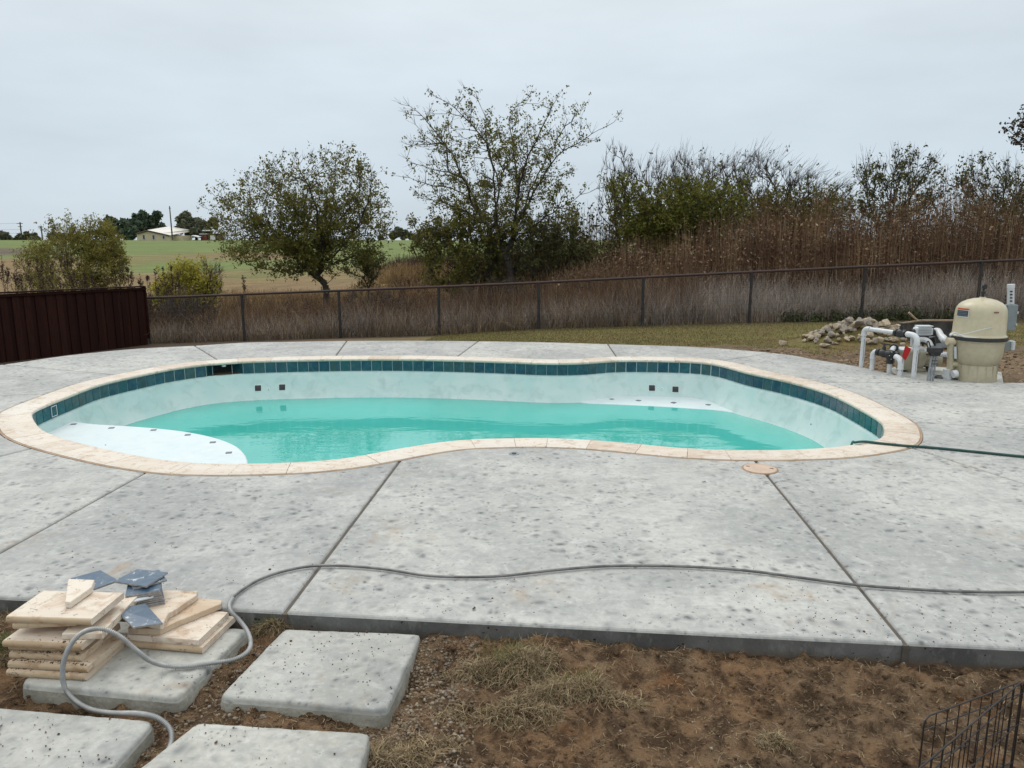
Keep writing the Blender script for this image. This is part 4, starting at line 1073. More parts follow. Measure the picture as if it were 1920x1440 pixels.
# ------------------------------------------------------------------ wooden fence (left)
fa = D(268, 537, 19.05); fb = D(0, 549, 14.7)
wfence = thing('wooden_fence', 'dark brown stained wooden board fence with a top cap at the left', 'fence', (fa.x, fa.y, fa.z))
dv = (fb-fa); dh = Vector((dv.x, dv.y, 0)); Lf = dh.length; dh.normalize(); nrm = Vector((-dh.y, dh.x, 0))
if nrm.dot(Vector((0, 0, 1.83))-fa) < 0: nrm = -nrm
if nrm.dot(Vector((-fa.x, -fa.y, 0))) < 0: nrm = -nrm
slope = dv.z/Lf; bp = .148; ang = math.atan2(dh.y, dh.x)
MR = Matrix.Rotation(ang, 3, 'Z'); tot = Lf+3.5; nbp = int(tot/bp)
for k in range(nbp):
    s_ = (k+.5)*bp; c = fa+dh*s_; zt2 = fa.z+slope*s_-.05; zb2 = min(float(gz(c.x, c.y))-.05, -.25); off = .012 if k % 2 else -.010
    dz_ = R.uniform(-.006, .006); hh = zt2-zb2+dz_
    MB().box(Vector((c.x, c.y, zb2+hh/2))+nrm*(off+R.uniform(-.002, .002)), (bp+(.022 if k % 2 else .0), .018, hh), MR, bev=.002).build('board', m_board, wfence)
ex = fa+dh*tot; ex.z = fa.z+slope*tot
def rail(zo, sz, off, name):
    mid = (fa+ex)/2+nrm*off; mid.z += zo; L = (ex-fa).length
    rt = MR @ Matrix.Rotation(-math.atan(slope), 3, 'Y')
    MB().box(mid, (L, sz[0], sz[1]), rt, bev=.003).build(name, m_board, wfence)
rail(0, (.12, .03), .0, 'cap_rail'); rail(-.055, (.024, .06), .030, 'trim_board')
MB().box(fa+Vector((0, 0, -.65))-dh*.03, (.05, .09, 1.3), MR, bev=.003).build('end_post', m_board, wfence)

# ------------------------------------------------------------------ pool equipment
def E(u, v, y): return D(u, v, y)
padz = -.03
pq = [P(1668, 690, padz), P(1690, 712, padz), P(1745, 722, padz), P(1882, 720, padz), P(1878, 697, padz), P(1700, 683, padz)]
eqp = MB().prism([p for p in pq], -.16, padz-.002, .006).build('equipment_pad', m_pad); tag(eqp, 'small concrete pad under the pool filter and pump', 'concrete pad')
YF = 9.93
fc = D(1833, 700, YF); zg = padz
fx = D(1834, 632, YF).x
def zv(v, y): return D(1834, v, y).z
ft = thing('pool_filter', 'tall beige domed pool filter tank with a black clamp band', 'pool filter', (fx, YF, zg))
zt0, zsh, zbd, zlow, zsk = zv(557, YF), zv(575, YF), zv(631, YF), zv(676, YF), zv(687, YF)
MB().lathe([(.001, zt0+.002), (.035, zt0+.002), (.04, zt0-.01), (.10, zt0-.018), (.17, zt0-.038), (.225, zt0-.066), (.262, zt0-.098), (.284, zt0-.135), (.293, zt0-.175), (.298, zsh-.12), (.305, zbd+.05), (.312, zbd+.03), (.324, zbd+.022), (.324, zbd+.012)][::-1], (fx, YF, 0), 40).build('upper_tank', m_beige, ft, True)
MB().lathe([(.324, zbd+.014), (.333, zbd+.01), (.335, zbd-.01), (.333, zbd-.032), (.324, zbd-.036)][::-1], (fx, YF, 0), 40).build('clamp_band', m_black, ft, True)
MB().lathe([(.322, zbd-.034), (.318, zbd-.05), (.305, zbd-.06), (.300, zbd-.18), (.292, zlow+.06), (.272, zlow), (.245, zlow-.045), (.2, zlow-.07)][::-1], (fx, YF, 0), 40).build('lower_tank', m_beige2, ft, True)
MB().lathe([(.268, zg), (.262, zg+.05), (.252, zlow-.05), (.247, zlow-.035)], (fx, YF, 0), 40).build('base_skirt', m_beige2, ft, True)
for k in range(16):
    a = 2*math.pi*k/16; MB().box((fx+.258*math.cos(a), YF+.258*math.sin(a), zg+.10), (.008, .010, .20), Matrix.Rotation(a, 3, 'Z'), taper=(.7, 1)).build('skirt_rib', m_beige2, ft)
MB().lathe([(.018, 0), (.018, .04), (.026, .045), (.026, .075), (.014, .08), (.014, .12)], (fx, YF, zt0), 14).build('air_valve', m_black, ft, True)
MB().lathe([(.030, -.012), (.032, .012), (.022, .014)], (fx+.0, YF-.01, zt0+.135), 20, Matrix.Rotation(math.pi/2, 3, 'X')).build('pressure_gauge', m_black, ft, True)
# warning label wraps the tank: built as a curved patch
def patch(u0, v0, u1, v1, R0, name, mat, extra=0):
    V = []; n = 8; z1, z0_ = zv(v0, YF-.28), zv(v1, YF-.28)
    a0 = math.asin(max(-1, min(1, (D(u0, v0, YF-.28).x-fx)/R0))); a1 = math.asin(max(-1, min(1, (D(u1, v0, YF-.28).x-fx)/R0)))
    for z in (z1, z0_):
        for k in range(n+1):
            a = a0+(a1-a0)*k/n; V.append((fx+(R0+extra)*math.sin(a), YF-(R0+extra)*math.cos(a), z))
    return MB().add(V, [(k, n+1+k, n+2+k, k+1) for k in range(n)]).build(name, mat, ft)
patch(1797.5, 582, 1827.5, 597.5, .303, 'warning_label', m_labelw, .0)
patch(1799, 580.5, 1827.5, 583.6, .303, 'label_heading', m_orange, .002)
patch(1803, 584.6, 1826.5, 596, .303, 'label_text_panel', m_labeld, .002)
patch(1799, 586.5, 1801.8, 592.0, .303, 'label_symbol', m_labeld, .002)
m_textgrey = simple('label_text_grey', (.20, .24, .26), (.16, .19, .21), 20, .5)
for vv in (587, 590, 593): patch(1811, vv, 1825, vv+.7, .303, 'label_text_line', m_textgrey, .004)
patch(1862, 584.4, 1871, 587, .305, 'name_plate', m_labeld, .002); patch(1863.5, 585.2, 1869.5, 586.2, .305, 'name_plate_text', m_orange, .004)
# plastic wrap pulled from the clamp
wp = [E(1788, 629, YF-.33), E(1800, 628, YF-.345), E(1825, 622, YF-.345), E(1850, 616, YF-.34), E(1880, 612, YF-.2)]
MB().tube(catmull(wp, 4), .004, 5).build('plastic_wrap', m_offwhite, ft)
MB().tube(catmull([E(1781, 629, YF-.33), E(1790, 624, YF-.33), E(1797, 627, YF-.34), E(1810, 632, YF-.345), E(1835, 633, YF-.345)], 4), [.012]*5+[.010]*5+[.007]*6+[.003], 7).build('plastic_wrap', m_offwhite, ft)
# filter side manifold
YM = YF-.02
MB().tube([E(1781, 692, YM), E(1783, 640, YM)], .040, 16).build('riser', m_beige2, ft, True)
for vv in (639, 662, 682): MB().tube([E(1783, vv, YM), E(1797, vv+1, YM)], .036, 14).build('port', m_beige, ft, True)
MB().tube([E(1775.5, 640, YM), E(1789, 640.5, YM)], .048, 16).build('coupling', m_beige, ft, True)
MB().tube([E(1776, 692, YM), E(1776, 705, YM)], .047, 16).build('coupling', m_white, ft, True)
MB().tube([E(1776, 704, YM), E(1776.5, 711, YM)], .055, 16).build('base_elbow', m_white, ft, True)
MB().tube([E(1786, 702, YM-.1), E(1794, 700, YM-.1)], .05, 12).build('drain_cap', m_white, ft, True)
MB().tube([E(1791, 650, YM-.05), E(1791.5, 672, YM-.05)], .018, 10).build('sight_tube', m_offwhite, ft, True)

def pipe_run(parent, pts, r=.030, name='pipe', mat=m_white, n=16): return MB().tube(pts, r, n).build(name, mat, parent, True)
def elbow(parent, a, c, b, r=.037, mat=m_white):
    """a, b = socket ends, c = corner"""
    a, b, c = Vector(a), Vector(b), Vector(c); pts = [a]
    for k in range(7): t_ = k/6; p = (a.lerp(c, .25)).lerp(c, t_).lerp((c.lerp(b, t_)).lerp(b, 0), t_); pts.append((1-t_)**2*a.lerp(c, .3)+2*t_*(1-t_)*c+t_*t_*b.lerp(c, .3))
    pts.append(b); MB().tube(pts, [r*1.06]+[r]*7+[r*1.06], 16).build('elbow', mat, parent, True)
def valve(parent, a, b, r=.055, up=Vector((0, 0, 1)), label=None):
    a, b = Vector(a), Vector(b); d = (b-a); L = d.length; m_ = (a+b)/2; d.normalize()
    mb = MB().tube([a, a+d*L*.18, a+d*L*.2, m_-d*L*.2, m_, m_+d*L*.2, b-d*L*.2, b-d*L*.18, b], [r*.82, r*.82, r*.65, r*.8, r*.95, r*.8, r*.65, r*.82, r*.82], 16)
    v_ = mb.build('valve', m_black, parent, True)
    h = MB().tube([m_, m_+up*(r+.03)], .024, 10).tube([m_+up*(r+.02), m_+up*(r+.075)], .013, 8)
    h.tube([m_+up*(r+.06)-d*.055+up*.008, m_+up*(r+.058), m_+up*(r+.06)+d*.075+up*.015], [.010, .014, .008], 8)
    o = h.build('valve_handle', m_black, None, True); o.parent = v_; o.matrix_parent_inverse = v_.matrix_parent_inverse.inverted() @ v_.matrix_parent_inverse if False else Matrix()
    # the valve mesh is in parent space shifted by matrix_parent_inverse; handle shares it
    return v_
# return line: tall gate-shaped pipe
rt_ = thing('return_pipe', 'tall white pipe frame with a black valve in its top run, left of the filter', 'pipe', P(1615, 687))
y1, y2 = 10.66, 9.85
zlift = D(1621, 616, y1).z; bx1 = D(1618, 650, y1).x; bx2 = D(1717, 665, y2).x; zc2 = D(1722, 629, y2).z
c1 = Vector((bx1, y1, zlift)); c2 = Vector((bx2, y2, zc2)); z_m = (zlift+zc2)/2; c1.z = zlift; c2.z = zc2
pipe_run(rt_, [(bx1, y1, -.15), (bx1, y1, c1.z-.06)]); dd_ = (c2-c1).normalized()
elbow(rt_, c1-Vector((0, 0, .10)), c1, c1+dd_*.10); pipe_run(rt_, [c1+dd_*.08, c2-dd_*.08])
LL = (c2-c1).length; va = c1+dd_*LL*.60; vb_ = c1+dd_*LL*.80; valve(rt_, va, vb_, .064)
elbow(rt_, c2-dd_*.16, c2, c2-Vector((0, 0, .13))); pipe_run(rt_, [(bx2, y2, c2.z-.08), (bx2, y2, -.15)], .030)
MB().box((bx1, y1-.0305, .25), (.006, .002, .30)).build('pipe_print', m_print, rt_); MB().box((bx2, y2-.0305, .22), (.006, .002, .28)).build('pipe_print', m_print, rt_)
# suction manifold
sm = thing('suction_manifold', 'low white pipe manifold with two black valves in front of the pump', 'pipe', P(1650, 697))
ya, yb, yc_ = 10.42, 10.22, 9.98
xa_ = D(1636, 675, ya).x; xb_ = D(1668, 685, yb).x; xc_ = D(1689, 685, yc_).x
za = D(1636, 663, ya).z; za2 = D(1692, 668, yc_).z; zz3 = (za+za2)/2
A1 = Vector((xa_, ya, zz3+.02)); B1 = Vector((xb_, yb, zz3)); C1 = Vector((xc_, yc_, zz3-.02))
pipe_run(sm, [(xa_, ya, -.15), (xa_, ya, A1.z-.05)]); d1 = (B1-A1).normalized(); elbow(sm, A1-Vector((0, 0, .11)), A1, A1+d1*.09)
valve(sm, A1+d1*.05, A1+d1*.25, .062); pipe_run(sm, [A1+d1*.22, B1], .030)
v3 = MB().tube([B1-d1*.09, B1-d1*.06, B1-d1*.04, B1, B1+d1*.04, B1+d1*.07, B1+d1*.10], [.05, .05, .06, .068, .06, .05, .05], 16).tube([B1, B1-Vector((0, 0, .12))], .048, 14).tube([B1, B1+Vector((0, -.075, 0))], .062, 16)
v3o = v3.build('three_way_valve', m_black, sm, True)
MB().lathe([(.052, 0), (.05, .012), (.02, .018)], B1+Vector((0, -.075, 0)), 16, Matrix.Rotation(math.pi/2, 3, 'X')).build('valve_cover', m_black, sm, True)
for k in range(6):
    a = k*math.pi/3; MB().lathe([(.006, 0), (.006, .006)], B1+Vector((.055*math.cos(a), -.078, .055*math.sin(a))), 8, Matrix.Rotation(math.pi/2, 3, 'X')).build('screw', m_offwhite, sm)
pipe_run(sm, [B1-Vector((0, 0, .11)), Vector((xb_, yb, -.15))]); d2 = (C1-B1).normalized()
elbow(sm, C1-d2*.12, C1, C1-Vector((0, 0, .14))); pipe_run(sm, [C1-Vector((0, 0, .10)), Vector((xc_, yc_, -.15))])
MB().box((xc_, yc_-.0305, .15), (.006, .002, .18)).build('pipe_print', m_print, sm)
# feed from valve to pump
pipe_run(sm, [B1, B1+Vector((.12, .20, .05)), B1+Vector((.20, .32, .05))], .034)
MB().tube([B1+Vector((.17, .27, .05)), B1+Vector((.21, .33, .05))], .055, 16).build('union', m_black, sm, True)
# pump
YP = 10.55; pu = thing('pool_pump', 'beige pool pump with clear strainer lid and red card hanging on it', 'pump', P(1725, 698))
pl = lambda u, v, y=YP: D(u, v, y)
sx_, sz_ = D(1695, 660, YP).x, 0
zb1 = padz+.02
MB().lathe([(.10, zb1), (.125, zb1+.03), (.13, zb1+.14), (.125, zb1+.22), (.135, zb1+.235), (.135, zb1+.255)], (sx_+.03, YP, 0), 24).build('strainer_housing', m_pumpb, pu, True)
MB().lathe([(.135, zb1+.256), (.14, zb1+.262), (.14, zb1+.285), (.12, zb1+.30), (.03, zb1+.31)], (sx_+.03, YP, 0), 24).build('strainer_lid', m_offwhite, pu, True)
RX = Matrix.Rotation(math.pi/2, 3, 'Y')
mcz = zb1+.13; x0 = D(1715, 670, YP).x
MB().lathe([(.06, 0), (.135, .02), (.15, .05), (.15, .09), (.12, .12), (.09, .14)], (x0-.02, YP, mcz+.02), 24, RX).build('volute', m_pumpb, pu, True)
MB().lathe([(.085, 0), (.095, .02), (.095, .20), (.09, .235), (.06, .25)], (x0+.11, YP, mcz), 22, RX).build('motor', m_pumpb, pu, True)
for k in range(8):
    a = 2*math.pi*k/8; MB().box((x0+.20, YP+.097*math.cos(a), mcz+.097*math.sin(a)), (.16, .012, .008), Matrix.Rotation(a, 3, 'X')).build('motor_fin', m_pumpb, pu)
MB().box((x0+.17, YP, mcz+.135), (.20, .16, .085), bev=.015, taper=(.9, .85)).build('drive_housing', m_pumpb, pu, True)
for sy in (-.08, .08): MB().box((x0+.02, YP+sy, zb1+.005), (.30, .03, .05), bev=.005).build('foot', m_pumpb, pu)
MB().lathe([(.03, -.02), (.03, .02)], (x0+.15, YP-.09, zb1+.02), 12, Matrix.Rotation(math.pi/2, 3, 'X')).build('foot_bumper', m_black, pu)
zr = D(1717, 645, YP).z; 
pipe_run(pu, [(x0, YP, mcz+.14), (x0, YP, zr+.02)], .032, 'discharge_pipe'); MB().lathe([(.05, 0), (.05, .05)], (x0, YP, mcz+.14), 16).build('union_nut', m_pumpb, pu, True)
# red card
rc_ = [E(1697.5, 648, 10.32), E(1709, 654, 10.30), E(1698, 676, 10.28), E(1691.5, 669, 10.30)]
V = [tuple(p) for p in rc_]+[tuple(p+Vector((0, .004, 0))) for p in rc_]
rcd = MB().add(V, [(3, 2, 1, 0), (4, 5, 6, 7)]+[(i, (i+1) % 4, (i+1) % 4+4, i+4) for i in range(4)]).build('red_card', m_red); tag(rcd, 'small bright red card hanging off the front of the pump', 'card')
# salt cell / flow housing with pipes to the filter
sc = thing('chlorinator_unit', 'grey-white finned plastic unit plumbed between the pump and the filter', 'pool equipment', E(1730, 640, 10.35))
ys = 10.35; c = E(1730, 620.5, ys)
MB().box(c, (.24, .14, .125), bev=.02, taper=(.92, .9)).build('housing', m_offwhite, sc, True)
MB().box(c+Vector((.012, 0, .068)), (.20, .12, .016), bev=.006).build('lid', m_offwhite, sc, True)
for k in range(4): MB().box(c+Vector((-.01, -.073, -.045+k*.028)), (.18, .006, .008)).build('rib', m_conduitgrey, sc)
MB().box(c+Vector((-.01, 0, -.082)), (.16, .10, .04), bev=.008).build('bracket', m_black, sc)
MB().tube([E(1707, 623, ys), E(1718, 624, ys)], .05, 14).build('union', m_black, sc, True)
MB().tube([E(1742, 623, ys), E(1755, 623, ys)], .052, 14).build('union', m_black, sc, True)
MB().tube([E(1745, 632, ys+.02), E(1747, 648, ys+.02)], .055, 14).build('check_valve', m_black, sc, True)
pe = catmull([E(1752, 621, ys), E(1759, 621, ys-.03), E(1764, 629, ys-.12), E(1769, 636, ys-.2)], 5)
MB().tube(pe, .042, 14).build('elbow', m_white, sc, True); MB().tube([E(1767, 633, ys-.18), E(1773, 639, ys-.28)], .050, 14).build('coupling', m_white, sc, True)
MB().tube([E(1771, 637.5, ys-.26), E(1783, 640, YM)], .036, 14).build('pipe', m_white, sc, True)
# tee and the side elbow behind the tall pipe
pe = catmull([E(1711, 645, ys+.1), E(1711, 635, ys+.1)], 2); MB().tube([E(1711.5, 648, 10.45), E(1712.5, 628, 10.45)], .034, 14).build('pipe', m_white, sc, True)
MB().tube(catmull([E(1718, 636, 10.3), E(1733, 636.5, 10.3), E(1741, 641, 10.25), E(1746, 650, 10.2)], 5), .036, 14).build('elbow', m_white, sc, True)
MB().tube(catmull([E(1722, 653.5, 10.3), E(1733, 654, 10.3), E(1738.5, 660, 10.25)], 5), .028, 12).build('elbow', m_white, sc, True)
MB().tube([E(1762, 664, 10.1), E(1779, 665, YM)], .036, 14).build('pipe', m_white, sc, True)
# junction box on conduits
jb = thing('junction_box', 'black junction box on three grey conduits standing before the pump', 'junction box', P(1752, 716))
yj = 9.80; c = E(1753, 656, yj)
MB().box(c, (.165, .10, .065), bev=.006).build('box', m_black, jb); MB().box(c-Vector((0, 0, .045)), (.11, .07, .06), taper=(1.25, 1.1)).build('socket', m_black, jb)
for k, (du, dx) in enumerate(((-4.5, -.012), (0, .0), (4.5, .01))):
    a = E(1752+du, 664, yj); b = Vector((a.x+dx*.5-.02, yj, padz-.02)); MB().tube(catmull([a, a.lerp(b, .5), b], 3), .012, 8).build('conduit', m_conduitgrey, jb, True)
for vv in (676, 682): 
    a = E(1752, vv, yj); MB().box(a, (.07, .035, .006)).build('cable_tie', m_black, jb)
MB().tube(catmull([E(1745, 652, yj), E(1741, 640, yj), E(1738, 644, yj+.1), E(1740, 655, yj+.2)], 5), .008, 6).build('cable', m_black, jb)
for k, (v0, v1) in enumerate(((702, 706), (706, 703), (710, 704), (707, 711))):
    MB().tube(catmull([E(1750, v0, 9.95), P(1762, 704+k*1.5, padz+.012), P(1776, 706+k, padz+.012), P(1796, v1, padz+.012)], 5), .008, 6).build('cable', m_black if k % 2 else m_conduitgrey, jb)
# electrical post behind the filter
ep = thing('electrical_stand', 'slotted steel post with grey switch box, outlet box and capped conduit behind the filter', 'electrical stand', P(1872, 706))
ye_ = 10.35
pbot = Vector((D(1872, 650, ye_).x, ye_, padz-.1)); ptop = Vector((pbot.x, ye_, E(1880, 572, ye_).z))
MB().box((pbot+ptop)/2, (.041, .041, (ptop-pbot).length)).build('strut', m_strut, ep)
for k in range(22):
    z = padz+.04+k*.048
    MB().box((pbot.x, ye_-.0212, z), (.014, .003, .028)).build('strut_slot', m_darkhole, ep)
c = E(1893, 595, ye_-.05); MB().box(c, (.135, .11, .345), bev=.006).build('switch_box', m_grey, ep)
MB().box(c+Vector((-.098, .02, .0)), (.06, .10, .335), bev=.004).build('switch_box_side', m_grey, ep)
MB().box(c+Vector((.06, -.062, .07)), (.012, .02, .03)).build('latch', m_offwhite, ep); MB().box(c+Vector((.06, -.062, -.09)), (.012, .02, .03)).build('latch', m_offwhite, ep)
a = E(1895, 570, ye_-.05); b = E(1895.5, 540, ye_-.05); MB().tube([a, b], .042, 14).build('conduit', m_offwhite, ep, True)
for k in range(4): MB().box(a.lerp(b, .2+.2*k)+Vector((-.02, -.04, 0)), (.03, .01, .018)).build('conduit_print', m_black, ep)
MB().tube([b, E(1895.7, 533, ye_-.05)], .047, 14).build('conduit_cap', m_white, ep, True)
c = E(1888, 648, ye_-.06); MB().box(c, (.12, .09, .125), bev=.008).build('outlet_box', m_grey, ep); MB().box(c+Vector((.05, -.02, .005)), (.05, .10, .135), bev=.012).build('outlet_cover', m_offwhite, ep)
MB().tube(catmull([E(1876, 690, ye_), E(1868, 686, ye_), E(1864, 694, ye_)], 4), .006, 6).build('cable', m_black, ep)

# ------------------------------------------------------------------ wheelbarrow
wb = thing('wheelbarrow', 'dark wheelbarrow with cement-crusted rim and a wooden handle behind the filter', 'wheelbarrow', (7.2, 12.0, 0))
yw = 12.0; a = E(1709, 597, yw); b = E(1806, 597, yw); zb3 = E(1750, 643, yw).z
V = []; h1, h2 = a.z, zb3; xa0, xb0 = a.x, b.x; y0, y1_ = yw-.30, yw+.34
top = [(xa0, y0, h1), (xb0, y0, h1+.0), (xb0, y1_, h1), (xa0, y1_, h1)]; bot = [(xa0+.10, y0+.12, h2), (xb0-.20, y0+.12, h2), (xb0-.2, y1_-.12, h2), (xa0+.10, y1_-.12, h2)]
top = [(x, y, z-(.12 if y > yw else 0)) for x, y, z in top]
inn_ = [(xa0+.02, y0+.02, h1-.01), (xb0-.02, y0+.02, h1-.01), (xb0-.02, y1_-.02, h1-.13), (xa0+.02, y1_-.02, h1-.13)]; ib = [(x, y, z+.02) for x, y, z in bot]
MB().add(top+bot+inn_+ib, [(0, 4, 5, 1), (1, 5, 6, 2), (2, 6, 7, 3), (3, 7, 4, 0), (7, 6, 5, 4), (0, 1, 9, 8), (1, 2, 10, 9), (2, 3, 11, 10), (3, 0, 8, 11), (8, 9, 13, 12), (9, 10, 14, 13), (10, 11, 15, 14), (11, 8, 12, 15), (12, 13, 14, 15)]).build('tray', m_tray, wb)
MB().tube([Vector(p) for p in top]+[Vector(top[0])], .016, 8).build('tray_rim', m_mud, wb, True)
gw = float(gz(7.3, 12))
for sy in (-.12, .20): MB().tube([E(1704, 586, yw+sy), E(1716, 597.5, yw+sy), (xb0-.1, yw+sy*.5, h2-.06)], .016, 8).build('handle', m_wood, wb, True)
for sy in (-.17, .17): MB().tube([(xa0+.30, yw+sy, h2), (xa0+.36, yw+sy, gw), (xa0+.50, yw+sy, gw), (xa0+.62, yw+sy, h2-.03)], .013, 8).build('leg', m_black, wb, True)
MB().add([tuple(E(u, v, yw-.2)) for u, v in ((1748, 645), (1790, 640), (1790, 651), (1752, 652))]+[tuple(E(u, v, yw-.1)) for u, v in ((1748, 645), (1790, 640), (1790, 651), (1752, 652))], [(3, 2, 1, 0), (4, 5, 6, 7), (0, 1, 5, 4), (1, 2, 6, 5), (2, 3, 7, 6), (3, 0, 4, 7)]).build('leg_wedge', m_conduitgrey, wb)
MB().lathe([(.08, -.03), (.18, -.045), (.20, 0), (.18, .045), (.08, .03)], (xb0+.02, yw, gw+.2), 22, Matrix.Rotation(math.pi/2, 3, 'X')).build('wheel', m_rubber, wb, True)

# ------------------------------------------------------------------ rock pile
rock_meshes = []
for k in range(9):
    r_ = random.Random(40+k); bm = bmesh.new()
    for i in range(16):
        d = Vector((r_.gauss(0, 1), r_.gauss(0, 1), r_.gauss(0, 1))).normalized(); bm.verts.new((d.x*r_.uniform(.75, 1.1), d.y*r_.uniform(.6, .95), d.z*r_.uniform(.45, .75)))
    res = bmesh.ops.convex_hull(bm, input=bm.verts)
    bmesh.ops.delete(bm, geom=[v_ for v_ in bm.verts if not v_.link_faces], context='VERTS')
    bmesh.ops.bevel(bm, geom=list(bm.edges), offset=.05, segments=1, affect='EDGES')
    bmesh.ops.subdivide_edges(bm, edges=list(bm.edges), cuts=1, use_grid_fill=True)
    for v_ in bm.verts: v_.co += Vector((r_.uniform(-1, 1), r_.uniform(-1, 1), r_.uniform(-1, 1)))*.025
    me = bpy.data.meshes.new('rock'); bm.to_mesh(me); bm.free(); me.materials.append(m_limestone if k % 3 else m_greystone); rock_meshes.append(me)
def rock(p, s_, sc3=(1, 1, 1), label='broken limestone rock in the heap left of the pipes', group='limestone rocks heaped beside the equipment', k=None, rot=None):
    me = rock_meshes[R.randrange(9) if k is None else k]; o = bpy.data.objects.new('rock', me); COL.objects.link(o)
    o.location = p; o.rotation_euler = rot or (R.uniform(-.4, .4), R.uniform(-.4, .4), R.uniform(0, 6.28)); o.scale = (s_*sc3[0], s_*sc3[1], s_*sc3[2])
    return tag(o, label, 'rock', group)
for i in range(150):
    a = R.uniform(0, 6.28); r_ = R.random()**.5; x = 6.25+1.02*r_*math.cos(a)+(.1 if i % 2 else 0); y = 13.75+.55*r_*math.sin(a)
    h_ = .13*max(0, 1-r_*r_)*R.random(); s_ = R.uniform(.045, .13)*(1.15-.35*r_)
    rock((x, y, float(gz(x, y))+h_+s_*.35), s_)
for i in range(40):
    a = R.uniform(0, 6.28); r_ = R.random()**.5; x = 7.35+.75*r_*math.cos(a); y = 13.3+.5*r_*math.sin(a); s_ = R.uniform(.05, .13)
    rock((x, y, float(gz(x, y))+s_*.25), s_, label='small broken stone on the low mound behind the tall white pipe', group='stones on the low mound behind the pipes')
q = E(1668, 612, 13.9); rock((q.x, q.y, q.z-.03), .17, (1.45, .8, .55), 'long pointed tan rock lying on top of the heap at its right end', None, 1, (0, -.22, .1))
q = E(1598, 612, 13.8); rock((q.x, q.y, q.z-.02), .15, (1.2, .8, .9), 'pale angular rock at the peak of the heap', None, 4, (.2, -.5, .4))
q = E(1467, 639, 13.7); rock((q.x, 13.7, float(gz(q.x, 13.7))+.04), .095, (1, .8, 1.1), 'single rock lying alone on the grass left of the heap', None, 2, (0, 0, 0))
q = E(1549, 637, 13.2); rock((q.x, 13.2, float(gz(q.x, 13.2))+.05), .10, (1.4, .8, .7), 'flat buff rock at the left foot of the heap', None, 7, (0, 0, 0))

# ------------------------------------------------------------------ vegetation
m_leaf1 = leafmat('olive_leaves', [(.080, .098, .018), (.14, .155, .028), (.21, .195, .040), (.12, .090, .022), (.17, .155, .032)], .6, trans=.35)
m_leaf2 = leafmat('dark_green_leaves', [(.050, .064, .018), (.085, .098, .026), (.13, .125, .036), (.10, .078, .028)], .6, trans=.25)
m_leaf3 = leafmat('bright_green_leaves', [(.085, .105, .016), (.15, .165, .026), (.20, .195, .036), (.14, .105, .028)], .6, trans=.3)
m_leafb = leafmat('grey_brown_leaves', [(.060, .042, .026), (.095, .070, .045), (.045, .035, .022), (.13, .10, .07)], .8)
m_willow = leafmat('yellow_green_feathery_leaves', [(.20, .19, .036), (.29, .255, .055), (.15, .145, .032), (.34, .28, .07)], .7, trans=.3)
m_yellow = leafmat('yellow_leaves', [(.42, .36, .04), (.32, .30, .035), (.50, .42, .07), (.22, .20, .035)], .6, trans=.3)
m_fard = leafmat('far_dark_leaves', [(.065, .092, .062), (.092, .125, .080), (.12, .152, .098)], .8)
m_farg = leafmat('far_grey_green_leaves', [(.12, .135, .085), (.165, .17, .105), (.105, .11, .075)], .8)
m_reed = leafmat('dry_brown_stalks', [(.125, .068, .038), (.22, .125, .064), (.34, .235, .135), (.09, .048, .030), (.12, .056, .032), (.185, .092, .046), (.42, .32, .20), (.08, .045, .03)], .85, var=.75)
m_mauve = leafmat('faded_mauve_grass', [(.30, .255, .23), (.41, .355, .32), (.21, .175, .155), (.50, .43, .37), (.15, .115, .09), (.36, .29, .20)], .9, var=.7)
m_tan = leafmat('tan_dry_grass', [(.30, .20, .09), (.42, .30, .15), (.20, .13, .06), (.18, .10, .05)], .9, var=.6)
m_seed = leafmat('dark_seed_heads', [(.045, .026, .020), (.075, .045, .034), (.10, .065, .048)], .9)
m_lawn = leafmat('short_lawn_blades', [(.155, .135, .04), (.21, .17, .06), (.115, .12, .03), (.25, .19, .09)], .85)
m_weed = leafmat('low_green_weeds', [(.045, .065, .020), (.07, .09, .03), (.035, .045, .018)], .8)

